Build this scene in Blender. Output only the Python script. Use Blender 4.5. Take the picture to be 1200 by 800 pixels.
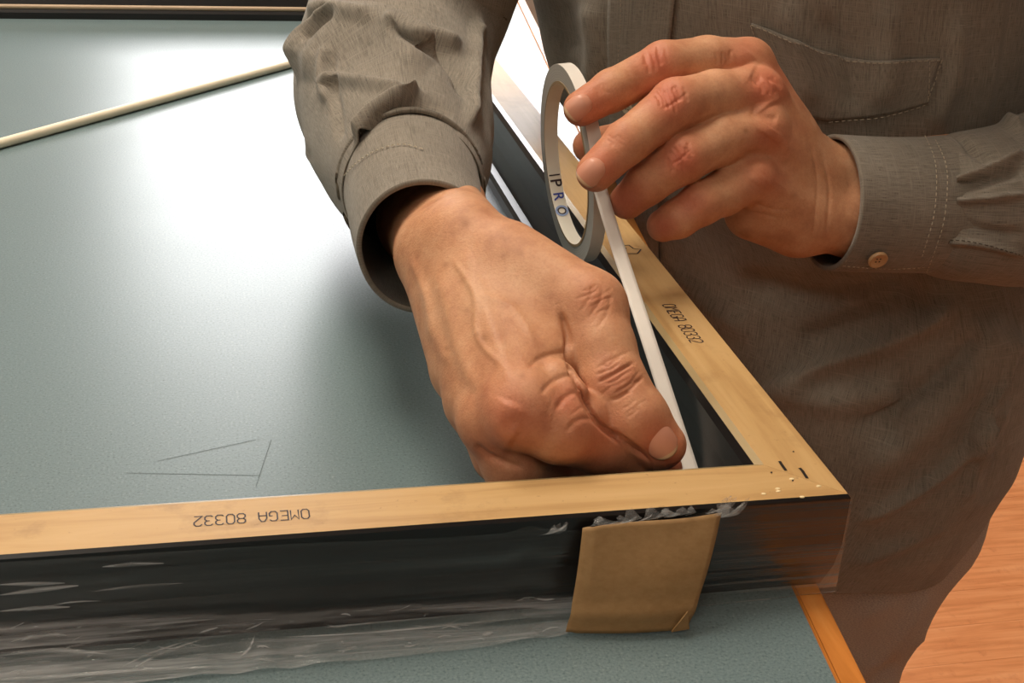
import bpy, bmesh, math, random
import numpy as np
from mathutils import Vector, Matrix
from mathutils.bvhtree import BVHTree

random.seed(4); rng = np.random.default_rng(4)
for o in list(bpy.data.objects): bpy.data.objects.remove(o)
scene = bpy.context.scene
COL = scene.collection

# ------------------------------------------------------------------ camera
WID, HEI = 1200, 800
FPX = 1562.1                       # focal length in pixels of the 1200 px wide frame
H = 0.04125                        # frame stands 41 mm above the table top (z = 0)
CAM = np.array([-0.21981, -0.37534, 0.25072 + H])
ROTM = (Matrix.Rotation(math.radians(-13.4773), 3, 'Z') @ Matrix.Rotation(math.radians(64.6415), 3, 'X')
        @ Matrix.Rotation(math.radians(3.3811), 3, 'Z'))
RN = np.array(ROTM)
cd = bpy.data.cameras.new('camera'); cam = bpy.data.objects.new('camera', cd); COL.objects.link(cam)
cd.sensor_width = 36.0; cd.lens = 36.0 * FPX / WID; cd.clip_start = 0.02; cd.clip_end = 60
cam.matrix_world = Matrix.Translation(Vector(CAM)) @ ROTM.to_4x4()
scene.camera = cam

# ------------------------------------------------------------------ world, light, exposure
wd = bpy.data.worlds.new('world'); scene.world = wd; wd.use_nodes = True
bg = wd.node_tree.nodes['Background']
bg.inputs[0].default_value = (0.80, 0.90, 1.0, 1); bg.inputs[1].default_value = 0.25
vs = scene.view_settings
vs.view_transform = 'Standard'; vs.look = 'None'; vs.gamma = 1.0; vs.use_curve_mapping = False
vs.exposure = 0.22
FLOOR_Z, CEIL_Z = -0.92, 1.75

def area(name, loc, target, sx, sy, power, color):
    l = bpy.data.lights.new(name, 'AREA'); l.shape = 'RECTANGLE'; l.size = sx; l.size_y = sy
    l.energy = power; l.color = color
    o = bpy.data.objects.new(name, l); COL.objects.link(o); o.location = loc
    o.rotation_euler = (Vector(target) - Vector(loc)).to_track_quat('-Z', 'Y').to_euler()
    return o
# the light of the ceiling fixtures (their housings are built further down)
LAMPS = [(-0.40, 0.85), (-1.7, 0.1), (-0.9, -1.5)]
LPOW = [20, 10, 4.5]
for (lx, ly), pw in zip(LAMPS, LPOW):
    area('ceiling_light_source', (lx, ly, CEIL_Z - 0.07), (lx, ly, 0), 0.55, 1.1, pw, (1.0, 0.88, 0.72))

# ------------------------------------------------------------------ helpers
def px(x, y, d):
    """world point seen at pixel (x, y) at depth d metres"""
    return CAM + d * (RN @ np.array([(x - WID / 2) / FPX, -(y - HEI / 2) / FPX, -1.0]))
def px_z(x, y, z):
    r = RN @ np.array([(x - WID / 2) / FPX, -(y - HEI / 2) / FPX, -1.0])
    return CAM + (z - CAM[2]) / r[2] * r
def px_y(x, y, Y):
    r = RN @ np.array([(x - WID / 2) / FPX, -(y - HEI / 2) / FPX, -1.0])
    return CAM + (Y - CAM[1]) / r[1] * r
def to_px(P):
    q = (np.asarray(P) - CAM) @ RN
    return np.stack([WID / 2 + FPX * q[..., 0] / -q[..., 2], HEI / 2 - FPX * q[..., 1] / -q[..., 2]], -1)

def tag(o, label=None, cat=None, group=None, kind=None):
    if label: o['label'] = label
    if cat: o['category'] = cat
    if group: o['group'] = group
    if kind: o['kind'] = kind
    return o
def empty(name, loc):
    o = bpy.data.objects.new(name, None); COL.objects.link(o); o.location = loc
    o.empty_display_size = 0.02
    return o
def link(name, me, mats, parent=None):
    o = bpy.data.objects.new(name, me); COL.objects.link(o)
    if mats is not None:
        for m in (mats if isinstance(mats, (list, tuple)) else [mats]): me.materials.append(m)
    if parent is not None:
        o.parent = parent
        bpy.context.view_layer.update()
        o.matrix_parent_inverse = parent.matrix_world.inverted()
    return o
def pymesh(name, V, F, mats, parent=None, smooth=False, uv=None, mi=None):
    me = bpy.data.meshes.new(name)
    me.from_pydata([tuple(map(float, v)) for v in V], [], [tuple(map(int, f)) for f in F]); me.update()
    if uv is not None:
        l = me.uv_layers.new(name='uv')
        vi = np.zeros(len(me.loops), np.int32); me.loops.foreach_get('vertex_index', vi)
        l.data.foreach_set('uv', np.asarray(uv, np.float32)[vi].ravel())
    if mi is not None: me.polygons.foreach_set('material_index', np.asarray(mi, np.int32))
    if smooth: me.polygons.foreach_set('use_smooth', [True] * len(me.polygons))
    return link(name, me, mats, parent)
def bm_obj(name, bm, mats, parent=None, smooth=False):
    me = bpy.data.meshes.new(name); bmesh.ops.recalc_face_normals(bm, faces=bm.faces); bm.to_mesh(me); bm.free()
    if smooth: me.polygons.foreach_set('use_smooth', [True] * len(me.polygons))
    return link(name, me, mats, parent)
def add_box(bm, lo, hi, bev=0.0):
    lo, hi = Vector(lo), Vector(hi)
    r = bmesh.ops.create_cube(bm, size=1.0)
    for v in r['verts']:
        v.co = Vector([(lo[i] + hi[i]) / 2 + v.co[i] * (hi[i] - lo[i]) for i in range(3)])
    if bev:
        es = list({e for v in r['verts'] for e in v.link_edges})
        bmesh.ops.bevel(bm, geom=es, offset=bev, segments=2, affect='EDGES', profile=0.7)
def prism(bm, poly, z0, z1, bev=0.0):
    n = len(poly)
    lo = [bm.verts.new((x, y, z0)) for x, y in poly]; hi = [bm.verts.new((x, y, z1)) for x, y in poly]
    top = bm.faces.new(hi); bm.faces.new(lo[::-1])
    for i in range(n): bm.faces.new((lo[i], lo[(i + 1) % n], hi[(i + 1) % n], hi[i]))
    if bev: bmesh.ops.bevel(bm, geom=list(top.edges), offset=bev, segments=3, affect='EDGES')
def grid_faces(nu, nv, wrap=False, off=0):
    """nu columns (u), nv rows (v); vertex index = v*nu + u"""
    F = []
    for v in range(nv - 1):
        for u in range(nu if wrap else nu - 1):
            a = off + v * nu + u; b = off + v * nu + (u + 1) % nu
            F.append((a, b, b + nu, a + nu))
    return F
def catmull(P, n):
    P = np.asarray(P, float); m = len(P)
    t = np.linspace(0, m - 1, n); i = np.clip(t.astype(int), 0, m - 2); f = (t - i)[:, None]
    p0 = P[np.clip(i - 1, 0, m - 1)]; p1 = P[i]; p2 = P[i + 1]; p3 = P[np.clip(i + 2, 0, m - 1)]
    return 0.5 * ((2 * p1) + (-p0 + p2) * f + (2 * p0 - 5 * p1 + 4 * p2 - p3) * f ** 2 + (-p0 + 3 * p1 - 3 * p2 + p3) * f ** 3)
def wire(name, pts, r, mat, parent, sides=6, taper=None, closed_ends=True):
    pts = np.asarray(pts, float); n = len(pts)
    T = np.gradient(pts, axis=0); T /= np.linalg.norm(T, axis=1)[:, None] + 1e-12
    ref = np.array([0.31, 0.17, 0.93]); V = []
    for i in range(n):
        a = np.cross(T[i], ref); a /= np.linalg.norm(a); b = np.cross(T[i], a)
        rr = r if taper is None else r * taper[i]
        for k in range(sides):
            an = 2 * math.pi * k / sides
            V.append(pts[i] + rr * (a * math.cos(an) + b * math.sin(an)))
    F = grid_faces(sides, n, True)
    F.append(tuple(range(sides))[::-1]); F.append(tuple(range((n - 1) * sides, n * sides)))
    return pymesh(name, V, F, mat, parent, smooth=True)
def seg_dist(Q, poly):
    """distance of 2D points Q to a polyline, plus signed side and parameter 0..1"""
    poly = np.asarray(poly, float); best = np.full(len(Q), 1e9); side = np.zeros(len(Q)); par = np.zeros(len(Q))
    L = np.r_[0, np.cumsum(np.linalg.norm(np.diff(poly, axis=0), axis=1))]
    for i in range(len(poly) - 1):
        a, b = poly[i], poly[i + 1]; ab = b - a
        t = np.clip(((Q - a) @ ab) / (ab @ ab), 0, 1)
        dv = Q - a - t[:, None] * ab; d = np.linalg.norm(dv, axis=1)
        m = d < best
        best[m] = d[m]; side[m] = np.sign(ab[0] * dv[m, 1] - ab[1] * dv[m, 0]); par[m] = (L[i] + t[m] * np.linalg.norm(ab)) / L[-1]
    return best, side, par
def mesh_normals(V, F):
    F = np.asarray(F); n = np.cross(V[F[:, 2]] - V[F[:, 0]], V[F[:, 3 if F.shape[1] > 3 else 1]] - V[F[:, 1]])
    N = np.zeros_like(V)
    for k in range(F.shape[1]): np.add.at(N, F[:, k], n)
    return N / (np.linalg.norm(N, axis=1)[:, None] + 1e-12)

# ------------------------------------------------------------------ materials
class NT:
    def __init__(s, name):
        s.m = bpy.data.materials.new(name); s.m.use_nodes = True; s.t = s.m.node_tree
        s.t.nodes.clear(); s.out = s.t.nodes.new('ShaderNodeOutputMaterial')
        s.b = s.t.nodes.new('ShaderNodeBsdfPrincipled'); s.t.links.new(s.b.outputs[0], s.out.inputs[0])
    def n(s, typ, **kw):
        nd = s.t.nodes.new(typ)
        for k, v in kw.items():
            if k in nd.inputs.keys() if isinstance(k, str) else False: pass
            setattr(nd, k, v)
        return nd
    def l(s, a, b): s.t.links.new(a, b)
    def set(s, **kw):
        for k, v in kw.items(): s.b.inputs[k.replace('_', ' ')].default_value = v
        return s
    def coord(s, which='Object', scale=(1, 1, 1), rot=(0, 0, 0)):
        c = s.n('ShaderNodeTexCoord'); mp = s.n('ShaderNodeMapping')
        mp.inputs['Scale'].default_value = scale; mp.inputs['Rotation'].default_value = rot
        s.l(c.outputs[which], mp.inputs[0]); return mp.outputs[0]
    def noise(s, vec, scale, detail=4, rough=0.55, dist=0.0):
        nd = s.n('ShaderNodeTexNoise'); s.l(vec, nd.inputs['Vector'])
        nd.inputs['Scale'].default_value = scale; nd.inputs['Detail'].default_value = detail
        nd.inputs['Roughness'].default_value = rough; nd.inputs['Distortion'].default_value = dist
        return nd.outputs['Fac']
    def ramp(s, fac, stops):
        nd = s.n('ShaderNodeValToRGB'); s.l(fac, nd.inputs[0]); cr = nd.color_ramp
        while len(cr.elements) < len(stops): cr.elements.new(0.5)
        for e, (p, c) in zip(cr.elements, stops): e.position = p; e.color = c if len(c) == 4 else (*c, 1)
        return nd.outputs[0]
    def mix(s, fac, a, b, mode='MIX'):
        nd = s.n('ShaderNodeMix'); nd.data_type = 'RGBA'; nd.blend_type = mode
        for sock, v in ((nd.inputs[0], fac), (nd.inputs[6], a), (nd.inputs[7], b)):
            if hasattr(v, 'is_linked'): s.l(v, sock)
            else: sock.default_value = v if not isinstance(v, tuple) or len(v) == 4 else (*v, 1)
        return nd.outputs[2]
    def math(s, op, a, b=None):
        nd = s.n('ShaderNodeMath'); nd.operation = op
        for i, v in enumerate((a, b)):
            if v is None: continue
            if hasattr(v, 'is_linked'): s.l(v, nd.inputs[i])
            else: nd.inputs[i].default_value = v
        return nd.outputs[0]
    def bump(s, h, strength, dist=0.001):
        nd = s.n('ShaderNodeBump'); nd.inputs['Strength'].default_value = strength; nd.inputs['Distance'].default_value = dist
        s.l(h, nd.inputs['Height']); s.l(nd.outputs[0], s.b.inputs['Normal'])
    def color(s, sock): s.l(sock, s.b.inputs['Base Color'])

def lin(r, g, b):
    f = lambda c: ((c / 255 + 0.055) / 1.055) ** 2.4 if c > 10 else c / 255 / 12.92
    return (f(r), f(g), f(b), 1)
def simple(name, rgb, rough=0.5, **kw):
    t = NT(name).set(Base_Color=rgb, Roughness=rough, **kw)
    v = t.coord('Object'); f = t.noise(v, 60, 3)
    t.color(t.mix(f, tuple(c * 0.9 for c in rgb[:3]) + (1,), tuple(min(1, c * 1.1) for c in rgb[:3]) + (1,)))
    return t.m

def mat_table():
    t = NT('blue_grey_laminate').set(Roughness=0.3, Specular_IOR_Level=0.45)
    v = t.coord('Object'); f1 = t.noise(v, 900, 3, 0.7); f2 = t.noise(v, 7, 3)
    c = t.ramp(f1, [(0.30, lin(70, 88, 92)), (0.44, lin(104, 122, 125)), (0.60, lin(112, 130, 133)), (0.74, lin(150, 162, 158))])
    t.color(t.mix(t.math('MULTIPLY', f2, 0.25), c, lin(98, 118, 124)))
    r = t.ramp(t.noise(v, 18, 4), [(0.3, (0.325,) * 3), (0.75, (0.345,) * 3)]); t.l(r, t.b.inputs['Roughness'])
    t.bump(f1, 0.05, 0.0003); return t.m
def mat_wood(name, c0, c1, c2, scale, rough, axis=0, dirt=None, sp=0.4):
    t = NT(name).set(Roughness=rough, Specular_IOR_Level=sp)
    sc = [14, 14, 14]; sc[axis] = 1.0
    v = t.coord('Object', tuple(sc)); f = t.noise(v, scale, 5, 0.6, 0.6)
    c = t.ramp(f, [(0.25, c0), (0.5, c1), (0.8, c2)])
    if dirt:
        v2 = t.coord('Object'); d = t.ramp(t.noise(v2, 38, 5, 0.65), [(0.56, (0, 0, 0)), (0.75, (1, 1, 1))])
        c = t.mix(t.math('MULTIPLY', d, 0.45), c, dirt)
        d2 = t.ramp(t.noise(v2, 420, 2, 0.5), [(0.70, (0, 0, 0)), (0.78, (1, 1, 1))])
        c = t.mix(t.math('MULTIPLY', d2, 0.35), c, dirt)
    t.color(c); t.bump(f, 0.08, 0.0004); return t.m
def mat_black():
    t = NT('black_lacquer').set(Base_Color=(0.006, 0.006, 0.0065, 1), Roughness=0.32, Specular_IOR_Level=0.5)
    v = t.coord('Object', (2, 60, 60)); f = t.noise(v, 12, 4)
    t.color(t.mix(f, (0.005, 0.005, 0.006, 1), (0.012, 0.011, 0.011, 1))); t.bump(f, 0.05, 0.0005); return t.m
def mat_skin():
    t = NT('skin').set(Roughness=0.54, Specular_IOR_Level=0.36)
    v = t.coord('Object')
    f = t.noise(v, 70, 4, 0.6); g = t.noise(v, 900, 3, 0.6)
    c = t.ramp(f, [(0.28, lin(184, 126, 92)), (0.5, lin(208, 152, 114)), (0.75, lin(220, 170, 133))])
    a = t.n('ShaderNodeAttribute'); a.attribute_name = 'tint'
    sp = t.n('ShaderNodeSeparateColor'); t.l(a.outputs['Color'], sp.inputs[0])
    c = t.mix(sp.outputs[0], c, lin(196, 96, 72))            # red of knuckles and tips
    c = t.mix(sp.outputs[1], c, lin(150, 96, 60))            # age spots
    c = t.mix(sp.outputs[2], c, lin(226, 184, 148))          # pale skin over tendons
    c = t.mix(t.math('MULTIPLY', t.ramp(g, [(0.35, (1, 1, 1)), (0.55, (0, 0, 0))]), 0.16), c, lin(160, 92, 66))
    t.color(c)
    t.b.inputs['Subsurface Weight'].default_value = 0.12; t.b.inputs['Subsurface Radius'].default_value = (0.006, 0.0022, 0.0012)
    t.b.inputs['Subsurface Scale'].default_value = 0.5
    vo = t.n('ShaderNodeTexVoronoi'); vo.inputs['Scale'].default_value = 1100; t.l(v, vo.inputs['Vector'])
    wv = t.noise(t.coord('Object', (1, 1, 1)), 330, 4, 0.7, 0.8)
    h = t.math('ADD', t.math('MULTIPLY', vo.outputs['Distance'], 0.5), t.math('MULTIPLY', wv, 1.2))
    t.bump(h, 0.32, 0.0005); return t.m
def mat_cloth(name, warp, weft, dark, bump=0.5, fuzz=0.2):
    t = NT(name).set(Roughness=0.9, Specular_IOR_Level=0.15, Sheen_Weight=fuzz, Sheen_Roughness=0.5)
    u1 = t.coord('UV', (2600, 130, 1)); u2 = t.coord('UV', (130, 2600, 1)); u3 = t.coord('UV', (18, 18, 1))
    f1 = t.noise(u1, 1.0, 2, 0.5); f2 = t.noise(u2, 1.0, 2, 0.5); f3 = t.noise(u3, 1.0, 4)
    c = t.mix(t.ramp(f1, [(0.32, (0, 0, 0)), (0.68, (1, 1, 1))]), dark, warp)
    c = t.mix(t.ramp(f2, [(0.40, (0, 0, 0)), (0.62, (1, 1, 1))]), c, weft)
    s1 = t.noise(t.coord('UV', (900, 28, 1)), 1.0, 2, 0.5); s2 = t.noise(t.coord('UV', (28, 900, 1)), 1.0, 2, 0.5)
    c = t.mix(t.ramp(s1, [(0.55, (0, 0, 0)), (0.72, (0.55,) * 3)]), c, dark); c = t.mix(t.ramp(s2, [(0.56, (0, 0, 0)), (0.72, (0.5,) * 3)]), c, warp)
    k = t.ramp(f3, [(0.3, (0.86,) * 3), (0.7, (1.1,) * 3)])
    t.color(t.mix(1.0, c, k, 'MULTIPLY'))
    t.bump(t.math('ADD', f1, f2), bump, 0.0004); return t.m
def mat_film():
    t = NT('clear_stretch_film')
    v = t.coord('Object', (2.5, 330, 330)); f = t.noise(v, 1.0, 3, 0.55, 0.3)
    v2 = t.coord('Object', (16, 330, 330)); f2 = t.noise(v2, 1.0, 3, 0.6, 0.6)
    t.bump(t.math('ADD', f, t.math('MULTIPLY', f2, 0.35)), 0.55, 0.003)
    bmp = [x for x in t.t.nodes if x.bl_idname == 'ShaderNodeBump'][0]
    tr = t.n('ShaderNodeBsdfTransparent'); tr.inputs[0].default_value = (0.95, 0.95, 0.94, 1)
    gl = t.n('ShaderNodeBsdfGlossy'); gl.inputs['Roughness'].default_value = 0.12; gl.inputs[0].default_value = (1, 1, 1, 1)
    t.l(bmp.outputs[0], gl.inputs['Normal'])
    fr = t.n('ShaderNodeFresnel'); fr.inputs[0].default_value = 1.42
    m1 = t.n('ShaderNodeMixShader'); t.l(t.math('MULTIPLY', fr.outputs[0], 0.6), m1.inputs[0]); t.l(tr.outputs[0], m1.inputs[1]); t.l(gl.outputs[0], m1.inputs[2])
    a = t.n('ShaderNodeAttribute'); a.attribute_name = 'haze'          # milkiness of crumpled film, plus reflected light painted in at the left
    df = t.n('ShaderNodeBsdfTranslucent'); df.inputs[0].default_value = (0.80, 0.82, 0.84, 1)
    dd = t.n('ShaderNodeBsdfDiffuse'); dd.inputs[0].default_value = (0.80, 0.82, 0.84, 1)
    md = t.n('ShaderNodeMixShader'); md.inputs[0].default_value = 0.6; t.l(df.outputs[0], md.inputs[1]); t.l(dd.outputs[0], md.inputs[2])
    st = t.ramp(t.math('ADD', t.math('MULTIPLY', f, 0.5), t.math('MULTIPLY', f2, 0.5)), [(0.40, (0.12,) * 3), (0.62, (1, 1, 1))])
    m2 = t.n('ShaderNodeMixShader'); t.l(t.math('MULTIPLY', a.outputs['Fac'], st), m2.inputs[0]); t.l(m1.outputs[0], m2.inputs[1]); t.l(md.outputs[0], m2.inputs[2])
    t.l(m2.outputs[0], t.out.inputs[0]); return t.m
def mat_emit(name, rgb, s):
    t = NT(name); e = t.n('ShaderNodeEmission'); e.inputs[0].default_value = rgb; e.inputs[1].default_value = s
    t.l(e.outputs[0], t.out.inputs[0]); return t.m
def mat_jeans():
    t = NT('faded_denim').set(Roughness=0.9, Specular_IOR_Level=0.1)
    u1 = t.coord('UV', (700, 1500, 1), (0, 0, 0.8)); f1 = t.noise(u1, 1.0, 3)
    f3 = t.noise(t.coord('UV', (9, 9, 1)), 1.0, 4)
    c = t.mix(t.ramp(f1, [(0.35, (0, 0, 0)), (0.65, (1, 1, 1))]), lin(138, 136, 138), lin(196, 190, 182))
    t.color(t.mix(t.ramp(f3, [(0.4, (0, 0, 0)), (0.7, (0.5,) * 3)]), c, lin(186, 172, 156)))
    t.bump(f1, 0.4, 0.0004); return t.m

M = dict(
    table=mat_table(), black=mat_black(), skin=mat_skin(), film=mat_film(), jeans=mat_jeans(),
    back=mat_wood('bare_poplar', lin(178, 138, 86), lin(198, 160, 106), lin(208, 172, 120), 9, 0.5, 0, lin(128, 94, 58)),
    back_y=mat_wood('bare_poplar_lengthwise', lin(178, 138, 86), lin(198, 160, 106), lin(208, 172, 120), 9, 0.5, 1, lin(150, 110, 66)),
    bevel=simple('dull_sealed_edge', lin(172, 150, 108), 0.25),
    trim=mat_wood('oiled_beech', lin(176, 104, 40), lin(206, 130, 58), lin(222, 154, 84), 6, 0.35, 1),
    bamboo=mat_wood('bamboo_boards', lin(196, 118, 66), lin(222, 146, 92), lin(236, 168, 116), 5, 0.35, 0, lin(176, 98, 54)),
    cloth=mat_cloth('taupe_chambray', lin(162, 153, 140), lin(144, 136, 124), lin(98, 92, 83)),
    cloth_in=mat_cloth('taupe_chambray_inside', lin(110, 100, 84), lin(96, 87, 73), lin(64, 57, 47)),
    thread=simple('pale_thread', lin(178, 166, 146), 0.8),
    seam=simple('dark_seam_thread', lin(74, 64, 52), 0.9),  # plain dark brown for seam thread and button holes
    button=simple('horn_button', lin(196, 158, 116), 0.3),
    button2=simple('pearl_button', lin(196, 190, 172), 0.25),
    tape=simple('white_tape_liner', lin(226, 220, 212), 0.45),
    tapeside=None, core=simple('cardboard_core', lin(150, 126, 92), 0.8), corein=simple('printed_core_lining', lin(226, 222, 208), 0.6),
    ink=simple('purple_black_ink', lin(46, 34, 38), 0.6), inkb=simple('blue_ink', lin(44, 66, 158), 0.6), inkp=simple('pale_blue_ink', lin(142, 164, 206), 0.6),
    kraft=None, rod=simple('cream_plastic_rod', lin(238, 226, 200), 0.35), rod2=simple('tan_wood_strip', lin(186, 160, 132), 0.45),
    nail=simple('fingernail', lin(216, 152, 126), 0.42), nailtip=simple('nail_free_edge', lin(222, 186, 150), 0.3),
    steel=simple('dark_steel', lin(40, 34, 30), 0.4), glue=simple('dried_glue_drop', lin(250, 226, 178), 0.1),
    wall=simple('painted_wall', lin(170, 164, 154), 0.85), ceil=simple('white_ceiling', lin(232, 230, 224), 0.9),
    white=simple('white_enamel', lin(232, 232, 228), 0.4), legm=simple('table_leg_steel', lin(90, 92, 92), 0.4),
    sky=mat_emit('daylit_pane', (1.0, 0.99, 1.0, 1), 10.5), lamp=mat_emit('lamp_diffuser', (1.0, 0.90, 0.76, 1), 2.2),
)
def mat_tapeside():
    t = NT('wound_tape_layers').set(Roughness=0.6)
    a = t.n('ShaderNodeUVMap'); sp = t.n('ShaderNodeSeparateXYZ'); t.l(a.outputs[0], sp.inputs[0])
    cb = t.n('ShaderNodeCombineXYZ'); t.l(sp.outputs[1], cb.inputs[1])
    f = t.noise(cb.outputs[0], 2600, 2, 0.6)
    t.color(t.ramp(f, [(0.3, lin(150, 148, 142)), (0.7, lin(196, 194, 188))])); return t.m
M['tapeside'] = mat_tapeside()
def mat_kraft():
    t = NT('kraft_paper').set(Roughness=0.6, Specular_IOR_Level=0.3)
    v = t.coord('Object', (1, 1, 1.6)); f = t.noise(v, 260, 5, 0.65); g = t.noise(t.coord('Object'), 22, 3)
    c = t.ramp(f, [(0.3, lin(150, 116, 74)), (0.7, lin(166, 131, 88))])
    t.color(t.mix(t.ramp(g, [(0.4, (0, 0, 0)), (0.8, (0.4,) * 3)]), c, lin(174, 140, 98))); t.bump(f, 0.15, 0.0003); return t.m
M['kraft'] = mat_kraft()

# ------------------------------------------------------------------ the room
def edge_x(y): return -0.0054 + 0.118 * (y + 0.0044)        # outer edge of the table, a little askew to the frame
RX0, RX1, RY0, RY1 = -3.0, 2.6, -2.6, 2.7
bm = bmesh.new(); add_box(bm, (RX0, RY0, FLOOR_Z - 0.05), (RX1, RY1, FLOOR_Z - 0.012))
floor = tag(bm_obj('floor', bm, M['bamboo']), 'orange bamboo strip floor', None, None, 'structure')
plank_me = None; PW, PL = 0.082, 0.95
for r in range(44):
    y0 = -0.9 + r * PW; sh = (r * 0.37) % PL
    if y0 + PW > RY1: continue
    for c in range(-1, 5):
        x0 = -0.9 + sh + c * PL; x1 = min(x0 + PL, RX1); x0 = max(x0, -1.0)
        if x1 - x0 < 0.02: continue
        if plank_me is None:
            bm = bmesh.new(); add_box(bm, (0.0002, 0.0002, -0.012), (PL - 0.0002, PW - 0.0002, 0), 0.0003)
            plank_me = bpy.data.meshes.new('plank'); bm.to_mesh(plank_me); bm.free(); plank_me.materials.append(M['bamboo'])
        o = bpy.data.objects.new('plank', plank_me); COL.objects.link(o); o.location = (x0, y0, FLOOR_Z + random.uniform(0, 0.0003)); o.parent = floor; o.scale.x = (x1 - x0) / PL
def wall(name, lo, hi, label):
    bm = bmesh.new(); add_box(bm, lo, hi); return tag(bm_obj(name, bm, M['wall']), label, None, None, 'structure')
wall('wall_left', (RX0 - 0.1, RY0, FLOOR_Z), (RX0, RY1, CEIL_Z), 'plain cream wall across the workbench')
wall('wall_right', (RX1, RY0, FLOOR_Z), (RX1 + 0.1, RY1, CEIL_Z), 'plain cream wall behind the person')
wall('wall_back', (RX0, RY0 - 0.1, FLOOR_Z), (RX1, RY0, CEIL_Z), 'plain cream wall opposite the window')
WX0, WX1, WZ0, WZ1 = -0.46, 1.25, 0.42, 1.25
bm = bmesh.new()
add_box(bm, (RX0, RY1, FLOOR_Z), (WX0, RY1 + 0.12, CEIL_Z)); add_box(bm, (WX1, RY1, FLOOR_Z), (RX1, RY1 + 0.12, CEIL_Z))
add_box(bm, (WX0, RY1, FLOOR_Z), (WX1, RY1 + 0.12, WZ0)); add_box(bm, (WX0, RY1, WZ1), (WX1, RY1 + 0.12, CEIL_Z))
tag(bm_obj('wall_far', bm, M['wall']), 'cream wall with a wide bright window', None, None, 'structure')
bm = bmesh.new(); add_box(bm, (RX0, RY0, CEIL_Z), (RX1, RY1, CEIL_Z + 0.1))
tag(bm_obj('ceiling', bm, M['ceil']), 'flat white ceiling', None, None, 'structure')
win = tag(empty('window_1', (0.25, RY1, WZ0)), 'wide daylit window with white frame', None, None, 'structure')
bm = bmesh.new(); add_box(bm, (WX0, RY1 + 0.06, WZ0), (WX1, RY1 + 0.066, WZ1)); bm_obj('pane', bm, M['sky'], win)
bm = bmesh.new()
for lo, hi in (((WX0, RY1 + 0.02, WZ0), (WX1, RY1 + 0.07, WZ0 + 0.04)), ((WX0, RY1 + 0.02, WZ1 - 0.04), (WX1, RY1 + 0.07, WZ1)),
               ((WX0, RY1 + 0.02, WZ0), (WX0 + 0.04, RY1 + 0.07, WZ1)), ((WX1 - 0.04, RY1 + 0.02, WZ0), (WX1, RY1 + 0.07, WZ1)),
               ((0.23, RY1 + 0.02, WZ0), (0.27, RY1 + 0.07, WZ1))): add_box(bm, lo, hi)
bm_obj('window_frame', bm, M['white'], win)
for (lx, ly), nm in zip(LAMPS, ('above the near half of the workbench', 'above the far half of the workbench', 'beyond the end of the workbench')):
    t = tag(empty('ceiling_lamp', (lx, ly, CEIL_Z)), 'long white ceiling lamp ' + nm, 'lamp', 'ceiling lamps')
    bm = bmesh.new(); add_box(bm, (lx - 0.32, ly - 0.6, CEIL_Z - 0.05), (lx + 0.32, ly + 0.6, CEIL_Z), 0.01); bm_obj('housing', bm, M['white'], t)
    bm = bmesh.new(); add_box(bm, (lx - 0.28, ly - 0.56, CEIL_Z - 0.06), (lx + 0.28, ly + 0.56, CEIL_Z - 0.05)); bm_obj('diffuser', bm, M['lamp'], t)

# ------------------------------------------------------------------ the workbench
TY0, TY1, TX0 = -0.75, 1.35, -1.75
tb = tag(empty('workbench', (-0.8, 0.3, FLOOR_Z)), 'workbench with speckled blue-grey top and orange wooden edge', 'table')
TW = 0.0112
bm = bmesh.new(); prism(bm, [(TX0, TY0), (edge_x(TY0) - TW, TY0), (edge_x(TY1) - TW, TY1), (TX0, TY1)], -0.03, 0.0)
bm_obj('tabletop', bm, M['table'], tb)
bm = bmesh.new(); prism(bm, [(edge_x(TY0) - TW + 0.0003, TY0), (edge_x(TY0), TY0), (edge_x(TY1), TY1), (edge_x(TY1) - TW + 0.0003, TY1)], -0.032, -0.0002, 0.0014)
tag(bm_obj('edge_trim', bm, M['trim'], tb), 'orange-brown wooden edge strip')
for lx, ly in ((-0.12, -0.6), (-0.12, 1.2), (-1.6, -0.6), (-1.6, 1.2)):
    bm = bmesh.new(); add_box(bm, (lx - 0.03, ly - 0.03, FLOOR_Z), (lx + 0.03, ly + 0.03, -0.03), 0.003); bm_obj('leg', bm, M['legm'], tb)
# shallow scratches seen on the laminate
sc = [[(148, 554), (200, 555), (260, 556), (305, 557)], [(300, 570), (308, 545), (318, 515)], [(185, 540), (240, 528), (300, 515)]]
V = []; F = []
for s in sc:
    pts = catmull([px_z(x, y, 0.0001) for x, y in s], 20)
    for i, p in enumerate(pts):
        t = pts[min(i + 1, 19)] - pts[max(i - 1, 0)]; n = np.array([-t[1], t[0], 0]); n /= np.linalg.norm(n) + 1e-9
        V += [p - n * 0.00016, p + n * 0.00016]
        if i: k = len(V); F.append((k - 4, k - 3, k - 1, k - 2))
tag(pymesh('scratch_marks', V, F, simple('scratch', lin(82, 96, 98), 0.7), tb), 'fine dark scratches in the tabletop', None, None, 'stuff')

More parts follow.
